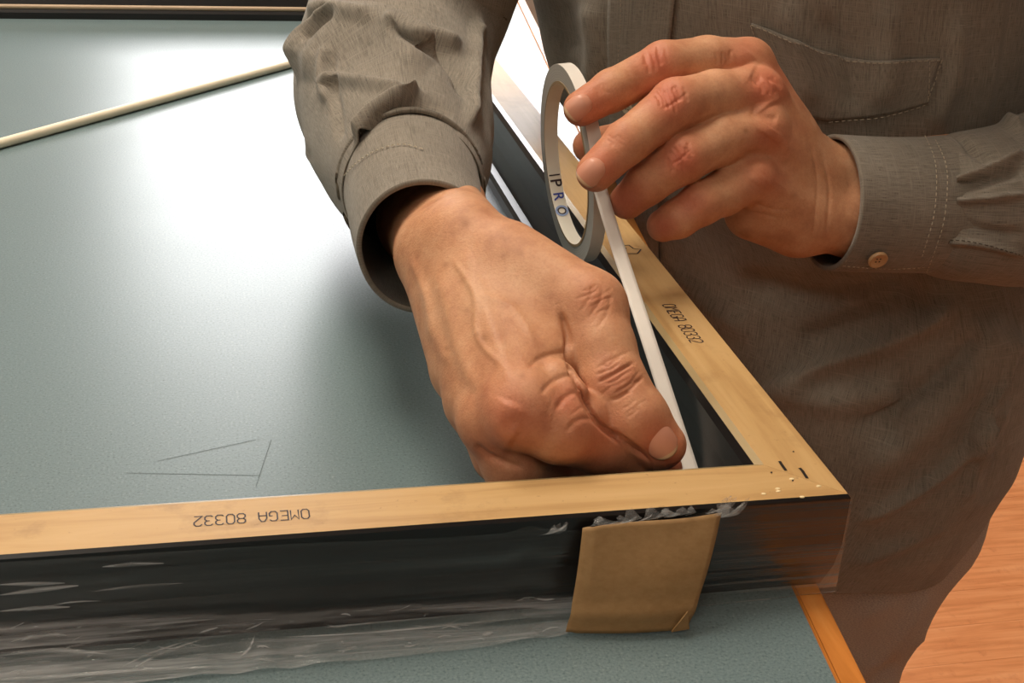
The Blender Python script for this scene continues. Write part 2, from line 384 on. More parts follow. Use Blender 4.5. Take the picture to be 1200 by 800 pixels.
# ------------------------------------------------------------------ the picture frame, lying face down
FW, FL = 0.85, 1.012
fr = tag(empty('picture_frame', (-FW / 2, FL / 2, 0)), 'large black picture frame lying face down, bare wooden back up', 'frame')
PROF = [(0.004, 0.0), (0.0012, 0.010), (0.0, 0.02), (0.0, H - 0.0012), (0.0010, H), (0.0243, H), (0.0270, H - 0.0012),
        (0.0290, H - 0.004), (0.0302, 0.029), (0.0318, 0.021), (0.0345, 0.0125), (0.0350, 0.0095), (0.0392, 0.0088), (0.0408, 0.006), (0.0408, 0.0)]
PM = [0, 0, 0, 0, 1, 2, 0, 0, 0, 0, 0, 0, 0, 0, 0]
def rail(A, B, inward, matback):
    A = np.array(A, float); B = np.array(B, float); d = (B - A) / np.linalg.norm(B - A); n = np.array(inward, float)
    V = []; F = []; mi = []; m = len(PROF)
    for end, s in ((A, 1), (B, -1)):
        for u, z in PROF: V.append(tuple(end[:2] + n * u + d * s * (u + 0.00008)) + (z,))
    for i in range(m):
        j = (i + 1) % m; F.append((i, j, m + j, m + i)); mi.append(PM[i])
    F.append(tuple(range(m))[::-1]); F.append(tuple(range(m, 2 * m))); mi += [1, 1]
    me = bpy.data.meshes.new('rail'); me.from_pydata([tuple(map(float, v)) for v in V], [], F); me.update()
    bm = bmesh.new(); bm.from_mesh(me); bmesh.ops.recalc_face_normals(bm, faces=bm.faces); bm.to_mesh(me); bm.free()
    me.polygons.foreach_set('material_index', mi)
    return link('rail', me, [M['black'], matback, M['bevel']], fr)
r_near = rail((-FW, 0), (0, 0), (0, 1), M['back'])
r_right = rail((0, 0), (0, FL), (-1, 0), M['back_y'])
r_far = rail((0, FL), (-FW, FL), (0, -1), M['back'])
r_left = rail((-FW, FL), (-FW, 0), (1, 0), M['back_y'])

LOOP = [(.25, 0), (.75, 0), (1, .18), (1, .82), (.75, 1), (.25, 1), (0, .82), (0, .18), (.25, 0)]
GLYPH = {'O': [LOOP], '0': [LOOP], 'M': [[(0, 0), (0, 1), (.5, .55), (1, 1), (1, 0)]], 'E': [[(1, 0), (0, 0), (0, 1), (1, 1)], [(0, .52), (.8, .52)]],
         'G': [[(1, .85), (.75, 1), (.25, 1), (0, .82), (0, .18), (.25, 0), (.75, 0), (1, .18), (1, .46), (.6, .46)]],
         'A': [[(0, 0), (0, .68), (.3, 1), (.7, 1), (1, .68), (1, 0)], [(0, .38), (1, .38)]],
         '8': [[(.25, .52), (0, .66), (0, .86), (.25, 1), (.75, 1), (1, .86), (1, .66), (.75, .52), (.25, .52), (0, .36), (0, .15), (.25, 0), (.75, 0), (1, .15), (1, .36), (.75, .52)]],
         '3': [[(0, .88), (.25, 1), (.75, 1), (1, .86), (1, .66), (.75, .53), (.4, .53)], [(.75, .53), (1, .38), (1, .15), (.75, 0), (.25, 0), (0, .12)]],
         '2': [[(0, .84), (.25, 1), (.75, 1), (1, .84), (1, .64), (0, 0), (1, 0)]]}
def stamp(body, origin, rdir, tdir, pitch, w, h, stroke, mat, parent):
    """ink-stamped lettering drawn stroke by stroke"""
    r, t = np.array(rdir, float), np.array(tdir, float); up = np.array([0, 0, 1.0]); V = []; F = []
    for i, ch in enumerate(body):
        x0 = (i - (len(body) - 1) / 2) * pitch - w / 2
        for line in GLYPH.get(ch, []):
            P = [np.array(origin) + r * (x0 + x * w) + t * (y - .5) * h + up * .00012 for x, y in line]; k0 = len(V)
            for j, p in enumerate(P):
                closed = line[0] == line[-1]
                a = P[j - 1] if j else (P[-2] if closed else p); b = P[j + 1] if j < len(P) - 1 else (P[1] if closed else p)
                d0 = p - a if np.linalg.norm(p - a) > 1e-9 else b - p; d1 = b - p if np.linalg.norm(b - p) > 1e-9 else d0
                d0 = d0 / np.linalg.norm(d0); d1 = d1 / np.linalg.norm(d1); m = d0 + d1; m /= np.linalg.norm(m) + 1e-9
                n = np.cross(up, m); q = stroke / 2 / max(.55, float(np.dot(n, np.cross(up, d0))))
                V += [p - n * q, p + n * q]
            F += [(k0 + 2 * j, k0 + 2 * j + 2, k0 + 2 * j + 3, k0 + 2 * j + 1) for j in range(len(P) - 1)]
    return pymesh('stamped_text', V, F, mat, parent)
cA, cB = px_z(231, 609, H), px_z(359, 604, H); mid = (cA + cB) / 2
stamp('OMEGA 80332', mid, (-1, 0, 0), (0, -1, 0), 0.00355, 0.0026, 0.0058, 0.00052, M['ink'], r_near)
cA, cB = px_z(785, 358, H), px_z(815, 400, H); mid = (cA + cB) / 2
stamp('OMEGA 80332', mid, (0, -1, 0), (1, 0, 0), 0.0039, 0.0029, 0.0060, 0.0006, M['ink'], r_right)
bpy.context.view_layer.update()
# pencilled arrow on the right rail, V-nails and dried glue at the mitre
def ink_line(pts, w, name, parent, mat, z=H + 0.0002):
    P = [px_z(x, y, z) for x, y in pts]; V = []; F = []
    for i, p in enumerate(P):
        t = P[min(i + 1, len(P) - 1)] - P[max(i - 1, 0)]; n = np.array([-t[1], t[0], 0]); n /= np.linalg.norm(n) + 1e-9
        V += [p - n * w, p + n * w]
        if i: k = len(V); F.append((k - 4, k - 3, k - 1, k - 2))
    return pymesh(name, V, F, mat, parent)
ink_line([(729, 288), (737, 287), (742, 291), (751, 292), (747, 297), (735, 297), (729, 293), (734, 291), (729, 288)], 0.0004, 'pencil_mark', r_right, M['ink'])
ink_line([(719, 268), (725, 273), (722, 266)], 0.0004, 'pencil_mark', r_right, M['ink'])
for pts in ([(913.5, 540), (916, 544), (921, 551)], [(937, 548), (940, 551), (946, 560)]): ink_line(pts, 0.0006, 'corner_staple', r_right, M['steel'])
for pts in ([(903, 553), (905, 553.4)], [(928, 562.5), (930, 563)], [(929, 528.5), (930.5, 529)]): ink_line(pts, 0.0005, 'corner_staple', r_near, M['steel'])
for x, y in ((895, 578.5), (911.5, 572.5), (912.5, 575.5), (940, 582), (959.5, 569.5), (928, 561)):
    p = px_z(x, y, H); bm = bmesh.new(); bmesh.ops.create_icosphere(bm, subdivisions=2, radius=0.0007)
    for v in bm.verts: v.co = Vector((p[0] + v.co.x * 1.5, p[1] + v.co.y, p[2] + v.co.z * 0.5))
    bm_obj('glue_drop', bm, M['glue'], r_near, True)

# ------------------------------------------------------------------ rods
def rod(name, A, B, r, mat, label, cat):
    A = np.array(A); B = np.array(B); pts = [A + (B - A) * t for t in np.linspace(0, 1, 24)]
    o = wire(name, pts, r, mat, None, 16); return tag(o, label, cat)
a, b = px_z(0, 168, 0.0035), px_z(335, 76, 0.0035); d = (b - a)
rod('spacer_rod', a - d * 0.35, a + d * 1.42, 0.0035, M['rod'], 'slim cream rod lying slantwise on the blue-grey tabletop', 'rod')
a, b = px_y(0, 14, 0.985), px_y(330, 14, 0.985); zz = 0.0123 + 0.0022
rod('wooden_strip', (-0.78, FL - 0.0372, 0.0088 + 0.0021), (-0.06, FL - 0.0372, 0.0088 + 0.0021), 0.0022, M['rod2'], 'thin tan strip resting on the inner lip of the far frame rail', 'strip')

# ------------------------------------------------------------------ stretch film and kraft paper on the near rail
def film_mesh():
    nu, nv = 620, 64; xs = np.linspace(-0.46, 0.0, nu); V = []; hz = []
    fl = lambda x: np.interp(x, [-0.46, -0.30, -0.2, -0.13, -0.105, -0.085, -0.06, 0.0], [0.018, 0.0172, 0.0165, 0.0145, 0.012, 0.007, 0.003, 0.0012])
    zb = lambda x: np.interp(x, [-0.46, -0.30, -0.2, -0.13, -0.10, -0.06, 0.0], [0.019, 0.0165, 0.0115, 0.0085, 0.007, 0.003, 0.001])
    top = lambda x: np.interp(x, [-0.46, -0.3, -0.2, -0.15, -0.128, -0.12, -0.112, -0.1, -0.065, -0.05, 0.0], [0.0402, 0.0400, 0.0388, 0.0368, 0.0368, 0.0392, 0.0366, 0.0355, 0.038, 0.0405, 0.0405])
    ph = rng.uniform(0, 6.28, 12); fq = rng.uniform(40, 190, 12); sk = rng.uniform(-10, 10, 12)
    for j in range(nv):
        t = j / (nv - 1)
        for i, x in enumerate(xs):
            f = fl(x); T = top(x)
            B = zb(x); L1 = T - B; L2 = math.hypot(B, f); s = t * (L1 + L2)
            rip = sum(math.sin(fq[k] * s * 3.14 + sk[k] * x + ph[k]) for k in range(12)) / 12
            if s < L1: y, z = -0.0014 - 0.00045 * rip * np.clip((-0.06 - x) / 0.06, 0.15, 1), T - s
            else:
                q = (s - L1) / L2; sag = -0.0016 * math.sin(math.pi * q) + 0.0010 * rip
                y = -0.0014 - f * q + sag * 0.4; z = B * (1 - q) + 0.0006 + sag * 0.7 + 0.0011 * q * (0.5 + 0.5 * math.sin(x * 170 + 3 * math.sin(x * 60)))
            V.append((x, min(y, -0.0008), max(z, 0.0005)))
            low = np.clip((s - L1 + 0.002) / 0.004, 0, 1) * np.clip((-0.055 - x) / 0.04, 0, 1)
            hz.append(0.028 + 0.44 * low + 0.22 * np.clip((-0.19 - x) / 0.1, 0, 1) * (0.55 + low))  # last term paints the pale reflections of the left end into the haze
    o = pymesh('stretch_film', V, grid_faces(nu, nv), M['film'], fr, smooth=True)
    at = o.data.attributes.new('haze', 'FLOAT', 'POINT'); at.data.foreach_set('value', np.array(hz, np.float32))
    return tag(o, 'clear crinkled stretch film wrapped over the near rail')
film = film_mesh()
# film creases and painted highlight streaks, both drawn as milky ribbons
def film_crease_glints():
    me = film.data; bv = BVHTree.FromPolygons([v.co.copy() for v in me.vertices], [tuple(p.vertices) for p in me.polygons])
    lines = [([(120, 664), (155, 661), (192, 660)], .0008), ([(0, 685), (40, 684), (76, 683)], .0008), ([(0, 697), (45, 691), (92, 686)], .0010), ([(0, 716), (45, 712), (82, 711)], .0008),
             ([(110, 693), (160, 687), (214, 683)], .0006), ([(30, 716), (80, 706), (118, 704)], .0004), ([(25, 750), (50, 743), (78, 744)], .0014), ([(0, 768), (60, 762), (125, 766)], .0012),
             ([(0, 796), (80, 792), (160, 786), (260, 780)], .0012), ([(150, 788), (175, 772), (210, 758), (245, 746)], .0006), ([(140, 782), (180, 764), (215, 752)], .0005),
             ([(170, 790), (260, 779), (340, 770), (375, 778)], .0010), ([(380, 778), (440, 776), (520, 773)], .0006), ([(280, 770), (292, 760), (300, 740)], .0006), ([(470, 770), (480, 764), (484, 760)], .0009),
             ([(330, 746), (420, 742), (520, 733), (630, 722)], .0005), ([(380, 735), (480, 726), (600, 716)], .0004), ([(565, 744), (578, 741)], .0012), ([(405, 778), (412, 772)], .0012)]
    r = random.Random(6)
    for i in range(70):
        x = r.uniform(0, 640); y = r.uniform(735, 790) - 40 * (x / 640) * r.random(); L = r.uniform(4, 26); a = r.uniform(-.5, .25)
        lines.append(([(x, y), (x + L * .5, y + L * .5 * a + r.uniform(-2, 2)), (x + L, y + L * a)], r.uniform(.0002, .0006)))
    V = []; F = []; hz = []
    for pts, w in lines:
        C = catmull(pts, 14); Q = []
        for x, y in C:
            h = ray_px(bv, x, y)
            if h[0] is None: Q = []; break
            Q.append(np.array(h[0]) + (CAM - np.array(h[0])) * .0016)
        if not Q: continue
        k0 = len(V)
        for i, p in enumerate(Q):
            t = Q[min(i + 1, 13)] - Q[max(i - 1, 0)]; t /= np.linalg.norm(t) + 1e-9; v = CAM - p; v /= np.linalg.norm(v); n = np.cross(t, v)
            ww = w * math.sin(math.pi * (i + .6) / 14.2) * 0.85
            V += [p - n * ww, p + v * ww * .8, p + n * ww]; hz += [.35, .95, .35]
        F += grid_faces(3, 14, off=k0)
    o = pymesh('film_crease_glints', V, F, M['film'], fr, smooth=True)
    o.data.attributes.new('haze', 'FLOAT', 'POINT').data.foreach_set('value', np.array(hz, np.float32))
    tag(o, 'whitened creases and painted-in highlight streaks of the crumpled film', None, None, 'stuff')
def ray_px(bvh, x, y):
    d = Vector(px(x, y, 1.0) - CAM).normalized(); return bvh.ray_cast(Vector(CAM), d)
film_crease_glints()
# film around the corner onto the right rail
V = []; F = []; hz = []
for j in range(14):
    for i in range(60):
        t = j / 13; y = -0.001 + 0.10 * i / 59
        z = 0.0405 - 0.039 * t; V.append((0.0009 + 0.0004 * math.sin(z * 900 + y * 20), y, z)); hz.append(0.012)
o = pymesh('stretch_film', V, grid_faces(60, 14), M['film'], fr, smooth=True)
o.data.attributes.new('haze', 'FLOAT', 'POINT').data.foreach_set('value', np.array(hz, np.float32))
# ragged wisps of torn film at the top edge
def wisp(base, n, spread, hgt):
    for k in range(n):
        b0 = np.array(base) + np.array([random.uniform(-spread, spread), -0.001, 0]); w0 = random.uniform(0.002, 0.0045)
        tip = b0 + np.array([random.uniform(-0.006, 0.008), random.uniform(-0.002, 0.001), random.uniform(0.4, 1) * hgt])
        V = []; hz = []
        for i in range(6):
            t = i / 5; c = b0 + (tip - b0) * t + np.array([0, -0.0012 * math.sin(t * 3.1), 0]); ww = w0 * (1 - t * 0.75)
            for q in (-1, 0, 1): V.append(c + np.array([q * ww, -0.0007 * (1 - abs(q)) * (1 - t), 0.0006 * q])); hz.append(0.35)
        o = pymesh('film_wisp', V, grid_faces(3, 6), M['film'], fr, smooth=True)
        o.data.attributes.new('haze', 'FLOAT', 'POINT').data.foreach_set('value', np.array(hz, np.float32))
pb = px_y(648, 622, -0.002); wisp(pb, 4, 0.003, 0.005)
for x in (705, 725, 745, 765, 785, 805, 830): pb = px_y(x, 612 - (x - 705) * 0.12, -0.002); wisp(pb, 2, 0.004, 0.0045)
pb = px_y(848, 603, -0.0025); wisp(pb, 6, 0.003, 0.008)

def kraft():
    tl, tr = px_y(681, 620, -0.0034), px_y(845, 600, -0.0034); bl, br = px_z(664, 743, 0.0016), px_z(805, 738, 0.0016)
    nu, nv = 26, 26; V = []
    for j in range(nv):
        t = j / (nv - 1)
        for i in range(nu):
            s = i / (nu - 1); p = (tl * (1 - s) + tr * s) * (1 - t) + (bl * (1 - s) + br * s) * t
            p = p + np.array([0, -0.0035 * math.sin(math.pi * t) * (0.7 + 0.3 * math.sin(3 * s)) * 0.9, 0])
            p = p + np.array([0, -0.0010 * math.exp(-((t - 0.80) / 0.08) ** 2) + 0.0006 * math.sin(5 * s + 2 * t), 0.0004 * math.sin(7 * s) * (1 - t)])
            if s < 0.06: p = p + np.array([0.0008 * (1 - t), 0.0008, 0])
            V.append(p)
    o = pymesh('paper_patch', V, grid_faces(nu, nv), M['kraft'], None, smooth=True)
    md = o.modifiers.new('thick', 'SOLIDIFY'); md.thickness = 0.00025; md.offset = 1
    tag(o, 'brown kraft paper patch stuck on the film-wrapped side of the frame', 'paper')
    a, b, c = px_y(787, 740.5, -0.0190), px_y(806, 717, -0.0190), px_y(808, 737, -0.0185)
    f = pymesh('folded_corner', [a, b, c, a + np.array([0, 0.0006, 0]), b + np.array([0, 0.0006, 0]), c + np.array([0, 0.0006, 0])], [(0, 1, 2), (5, 4, 3), (0, 3, 4, 1), (1, 4, 5, 2), (2, 5, 3, 0)], M['kraft'], o)
kraft()

# ------------------------------------------------------------------ the person: signed-distance modelling of the skin
class Field:
    def __init__(s, lo, hi, h):
        s.h = h; s.lo = np.array(lo); s.n = np.ceil((np.array(hi) - s.lo) / h).astype(int) + 1
        s.f = np.full(s.n, 0.02, np.float32)
        s.ax = [(s.lo[k] + h * np.arange(s.n[k])).astype(np.float32) for k in range(3)]
    def box(s, a, b, r):
        l = np.minimum(a, b) - r; u = np.maximum(a, b) + r
        i0 = np.clip(np.floor((l - s.lo) / s.h).astype(int), 0, s.n); i1 = np.clip(np.ceil((u - s.lo) / s.h).astype(int) + 1, 0, s.n)
        return tuple(slice(p, q) for p, q in zip(i0, i1))
    def dist(s, sl, a, b, ra, rb):
        X = s.ax[0][sl[0]][:, None, None] - np.float32(a[0]); Y = s.ax[1][sl[1]][None, :, None] - np.float32(a[1]); Z = s.ax[2][sl[2]][None, None, :] - np.float32(a[2])
        d = (b - a).astype(np.float32); L = float(d @ d) + 1e-12
        t = np.clip((X * d[0] + Y * d[1] + Z * d[2]) / L, 0, 1)
        return np.sqrt((X - t * d[0]) ** 2 + (Y - t * d[1]) ** 2 + (Z - t * d[2]) ** 2) - (ra + (rb - ra) * t)
    def cap(s, a, b, ra, rb, k=0.003, kk=None):
        a = np.asarray(a, float); b = np.asarray(b, float); sl = s.box(a, b, max(ra, rb) + 0.014)
        g = s.dist(sl, a, b, ra, rb); s.smin(sl, g, k)
    def smin(s, sl, g, k):
        f = s.f[sl]; h = np.clip(0.5 + 0.5 * (g - f) / k, 0, 1); s.f[sl] = g + (f - g) * h - k * h * (1 - h)
    def chain(s, pts, rad, k=0.0025, root=None, kroot=0.006, kfree=0.0006, kr=0.016, skip=0):
        """a finger: chain of tapered capsules, blended into the palm only near its root"""
        pts = [np.asarray(p, float) for p in pts]
        lo = np.min(pts, 0); hi = np.max(pts, 0); sl = s.box(lo, hi, max(rad) + 0.014)
        g = None
        for i in range(len(pts) - 1):
            d = s.dist(sl, pts[i], pts[i + 1], rad[i], rad[i + 1])
            if g is None: g = d
            else:
                h = np.clip(0.5 + 0.5 * (d - g) / k, 0, 1); g = d + (g - d) * h - k * h * (1 - h)
        rt = pts[0] if root is None else np.asarray(root, float)
        X = s.ax[0][sl[0]][:, None, None] - rt[0]; Y = s.ax[1][sl[1]][None, :, None] - rt[1]; Z = s.ax[2][sl[2]][None, None, :] - rt[2]
        kk = kfree + kroot * np.exp(-(X * X + Y * Y + Z * Z) / kr ** 2)
        s.smin(sl, g, kk.astype(np.float32))
    def mesh(s):
        f = s.f; ins = f < 0; nx, ny, nz = f.shape
        c = np.zeros((nx - 1, ny - 1, nz - 1), np.int8)
        for i in (0, 1):
            for j in (0, 1):
                for k in (0, 1): c += ins[i:nx - 1 + i, j:ny - 1 + j, k:nz - 1 + k]
        act = (c > 0) & (c < 8); idx = np.argwhere(act); vid = np.full(act.shape, -1, np.int64); vid[act] = np.arange(len(idx))
        acc = np.zeros((len(idx), 3)); cnt = np.zeros(len(idx))
        I, J, K = idx.T
        corners = [(i, j, k) for i in (0, 1) for j in (0, 1) for k in (0, 1)]
        for a in corners:
            for ax in range(3):
                if a[ax]: continue
                b = list(a); b[ax] = 1
                fa = f[I + a[0], J + a[1], K + a[2]]; fb = f[I + b[0], J + b[1], K + b[2]]
                m = (fa < 0) != (fb < 0); t = np.where(m, fa / np.where(m, fa - fb, 1), 0)
                p = np.array(a, float)[None, :] + t[:, None] * np.eye(3)[ax][None, :]
                acc[m] += p[m]; cnt[m] += 1
        V = s.lo + s.h * (idx + acc / cnt[:, None])
        F = []
        for ax in range(3):
            sl0 = [slice(None)] * 3; sl1 = [slice(None)] * 3; sl0[ax] = slice(0, -1); sl1[ax] = slice(1, None)
            e = ins[tuple(sl0)] != ins[tuple(sl1)]; E = np.argwhere(e); o1, o2 = [k for k in range(3) if k != ax]
            ok = (E[:, o1] > 0) & (E[:, o2] > 0) & (E[:, o1] < f.shape[o1] - 1) & (E[:, o2] < f.shape[o2] - 1); E = E[ok]
            flip = ins[tuple(E.T)]
            def vv(d1, d2):
                q = E.copy(); q[:, o1] += d1; q[:, o2] += d2; return vid[tuple(q.T)]
            q = np.stack([vv(-1, -1), vv(0, -1), vv(0, 0), vv(-1, 0)], 1)
            if ax == 1: flip = ~flip
            q[~flip] = q[~flip][:, ::-1]; F.append(q)
        F = np.concatenate(F)
        F = F[(F >= 0).all(1)]
        return V, F
def relax(V, F, it, lam=0.5):
    a = np.concatenate([F[:, [0, 1]], F[:, [1, 2]], F[:, [2, 3]], F[:, [3, 0]]]); a = np.concatenate([a, a[:, ::-1]])
    deg = np.bincount(a[:, 0], minlength=len(V))[:, None]
    for _ in range(it):
        S = np.stack([np.bincount(a[:, 0], weights=V[a[:, 1], k], minlength=len(V)) for k in range(3)], 1)
        V = V + lam * (S / np.maximum(deg, 1) - V)
    return V
def crease(V, F, lines, facing=0.12, scale=1.0):
    """push camera-facing skin or cloth in (-) or out (+) along photographed lines: (pixels, width px, height m[, mode])"""
    for ln in lines:
        N = mesh_normals(V, F); Q = to_px(V); view = CAM - V; view /= np.linalg.norm(view, axis=1)[:, None]
        face = np.clip(((N * view).sum(1) - 0.0) / facing, 0, 1)
        pts, w, h = ln[:3]; mode = ln[3] if len(ln) > 3 else 'g'
        P = np.asarray(pts, float)
        if len(P) > 2: P = catmull(P, 8 * len(P))
        lo = P.min(0) - 4 * w; hi = P.max(0) + 4 * w
        m = np.where((face > 0) & (Q > lo).all(1) & (Q < hi).all(1))[0]
        if len(m) == 0: continue
        d, sd, par = seg_dist(Q[m], P); end = np.clip(np.minimum(par, 1 - par) / 0.12, 0, 1) * 0.85 + 0.15
        if mode == 'g': g = np.exp(-(d / w) ** 2)
        elif mode == 'l': g = np.where(sd > 0, np.exp(-(d / w) ** 2), np.exp(-(d / (w * 0.28)) ** 2))     # sharp on one side, soft on the other
        elif mode == 'r': g = np.where(sd < 0, np.exp(-(d / w) ** 2), np.exp(-(d / (w * 0.28)) ** 2))
        elif mode in 'LR': g = np.where((sd > 0) == (mode == 'L'), np.exp(-(d / (w * 1.6)) ** 2), np.exp(-(d / 3.2) ** 2))
        V[m] += N[m] * (h * scale * g * end * face[m])[:, None]
    return V
def knuckle(cx, cy, ang, half, n, gap, w, h, seed):
    """a bunch of wavy skin wrinkles across a finger joint; ang = direction of the finger in degrees"""
    r = random.Random(seed); ca, sa = math.cos(math.radians(ang)), math.sin(math.radians(ang)); out = []
    for i in range(n):
        o = (i - (n - 1) / 2) * gap + r.uniform(-.25, .25) * gap; L = half * (1 - 0.5 * abs(i - (n - 1) / 2) / max(1, n / 2)) * r.uniform(.7, 1.1); sh = r.uniform(-.3, .3) * half
        pts = []
        for t in (-1, -.45, .1, .55, 1):
            a = o + 0.10 * L * (t * t) * (1 if o > 0 else -1) + r.uniform(-.18, .18) * gap; b = t * L + sh
            pts.append((cx + ca * a - sa * b, cy + sa * a + ca * b))
        out.append((pts, w * r.uniform(.8, 1.2), -1.55 * h * r.uniform(.5, 1.1)))
    return out
def spots(V, lst):
    Q = to_px(V); t = np.zeros(len(V))
    for x, y, r, a in lst:
        t = np.maximum(t, a * np.exp(-((Q[:, 0] - x) ** 2 + (Q[:, 1] - y) ** 2) / (r * r)))
    return t
#HANDS
def right_hand():
    P = lambda x, y, d: px(x, y, d)
    pts = {k: P(*v) for k, v in dict(
        Im=(612, 478, .494), Mm=(580, 490, .506), Rm=(562, 470, .522), Pm=(543, 434, .538),
        Wr=(548, 284, .558), Wu=(512, 298, .578), Fr=(518, 245, .632), Fu=(492, 262, .645), Fr2=(500, 205, .685), Fu2=(478, 218, .69),
        Tc=(592, 310, .547), Tm=(688, 362, .528), Ti=(719, 453, .511), Tt=(777, 521, .508)).items()}
    A = np.array(list(pts.values())); f = Field(A.min(0) - 0.03, A.max(0) + 0.035, 0.0007)
    # forearm, wrist and palm
    f.cap(pts['Fr2'], pts['Fr'], .0205, .019, .010); f.cap(pts['Fu2'], pts['Fu'], .0205, .0185, .010)
    f.cap(pts['Fr'], pts['Wr'], .019, .0180, .010); f.cap(pts['Fu'], pts['Wu'], .0185, .0175, .010)
    for k, r in (('Im', .0145), ('Mm', .0145), ('Rm', .0135), ('Pm', .0125)):
        W = pts['Wr'] * (.75 if k == 'Im' else .5 if k == 'Mm' else .25 if k == 'Rm' else .0) + pts['Wu'] * (.25 if k == 'Im' else .5 if k == 'Mm' else .75 if k == 'Rm' else 1.0)
        f.cap(W, pts[k], .0165, r, .007)
    f.cap(P(560, 340, .572), P(590, 440, .535), .019, .016, .010)                      # palm filling
    f.cap(pts['Tc'], pts['Tm'], .0185, .0155, .008)                                    # thumb metacarpal
    f.cap(P(600, 335, .545), P(634, 425, .514), .0165, .0135, .010)                    # muscle of the first web
    f.cap(P(610, 350, .560), P(672, 410, .545), .017, .013, .009)                      # thenar
    # thumb
    f.chain([pts['Tm'], P(704, 408, .519), pts['Ti'], P(746, 490, .506), pts['Tt']], [.0152, .0134, .0131, .0122, .0090], .003, None, .008, .0008, .022)
    f.cap(P(742, 500, .508), P(768, 526, .512), .0105, .0085, .003)
    # index, bunched against the thumb
    f.chain([pts['Im'], P(655, 500, .495), P(700, 517, .509), P(748, 537, .522), P(776, 549, .527)], [.0148, .0135, .0122, .0100, .0080], .003, None, .008, .0006, .020)
    for a, r in ((P(650, 449, .499), .0090), (P(664, 466, .496), .0086), (P(684, 487, .501), .0092)): f.cap(a, a + 1e-5, r, r, .0022)
    # the other three fingers curl under the hand
    f.chain([pts['Mm'], P(603, 545, .509), P(640, 552, .528), P(672, 547, .540)], [.0142, .0118, .0105, .0085], .004, None, .006, .0006, .018)
    f.chain([pts['Rm'], P(588, 532, .530), P(625, 540, .550), P(650, 535, .556)], [.0132, .0112, .0100, .0082], .004, None, .006, .0006, .018)
    f.chain([pts['Pm'], P(570, 500, .550), P(603, 516, .566), P(622, 515, .570)], [.0122, .0100, .0090, .0075], .004, None, .006, .0006, .018)
    # extensor tendons and veins standing out of the back of the hand
    V, F = f.mesh(); V = relax(V, F, 3)
    V = crease(V, F, [
        ([(540, 290), (575, 380), (600, 455)], 10, .0010), ([(515, 320), (535, 400), (560, 460)], 9, .0010), ([(495, 330), (510, 390), (528, 430)], 8, .0008),
        ([(528, 300), (556, 345), (560, 395), (590, 430)], 4, .0007), ([(560, 345), (600, 360), (625, 395)], 4.5, .0006), ([(480, 300), (500, 350), (505, 400)], 5, .0007),
        ([(600, 470), (590, 498), (606, 512)], 16, .0018),
        # thumb: bunched skin over the joints
        ([(700, 448), (722, 436), (744, 424)], 2.2, -.0008), ([(714, 470), (735, 458), (754, 441)], 2.2, -.0008), ([(698, 432), (718, 420), (738, 412)], 1.8, -.0004), ([(720, 462), (738, 449), (750, 434)], 1.6, -.0004),
        ([(690, 372), (703, 352), (706, 336)], 2.0, -.0004), ([(680, 365), (692, 346), (694, 332)], 2.0, -.0003), ([(699, 385), (712, 366), (716, 346)], 2.0, -.0003),
        *knuckle(722, 445, 62, 24, 7, 6.5, 1.5, .0004, 9), *knuckle(700, 350, 62, 20, 6, 6, 1.5, .00025, 10), *knuckle(742, 478, 55, 16, 3, 5, 1.3, .0002, 12),
        # deep fold between thumb and index, wrinkles of the bunched index
        ([(656, 365), (665, 392), (666, 415), (672, 440)], 3.2, -.0024), ([(664, 413), (650, 414), (632, 420), (618, 432)], 3.0, -.0006), ([(676, 440), (660, 441), (644, 450), (634, 462)], 3.2, -.0006),
        ([(685, 464), (672, 460), (660, 468), (652, 480)], 3.4, -.0007), ([(704, 495), (688, 490), (674, 494), (664, 506)], 3.2, -.0005), ([(694, 478), (680, 478), (668, 488)], 1.6, -.0003),
        ([(672, 440), (686, 468), (703, 495), (730, 517), (758, 538)], 4.5, -.0022), ([(672, 440), (686, 468), (703, 495), (730, 517), (758, 538)], 1.9, -.0026), ([(757, 535), (763, 545), (764, 553)], 1.6, -.0005),
        ([(556, 520), (575, 535), (612, 548)], 4.0, -.0012),
        ])
    red = spots(V, [(604, 490, 46, .55), (700, 520, 50, .55), (665, 470, 30, .45), (770, 520, 34, .75), (722, 445, 26, .35), (700, 350, 26, .3), (575, 520, 40, .4), (790, 540, 20, .7)])
    age = spots(V, [(545, 262, 6, .5), (567, 396, 5, .8), (560, 392, 3, .6), (522, 310, 4, .5), (590, 300, 5, .5), (548, 364, 4, .5), (523, 408, 3, .5), (612, 440, 4, .4), (610, 296, 4, .4), (540, 330, 4, .3)])
    pale = spots(V, [(560, 350, 40, .35), (600, 330, 40, .3), (620, 455, 12, .3), (520, 380, 30, .25)])
    return V, F, np.stack([red, age, pale, np.ones(len(V))], 1)
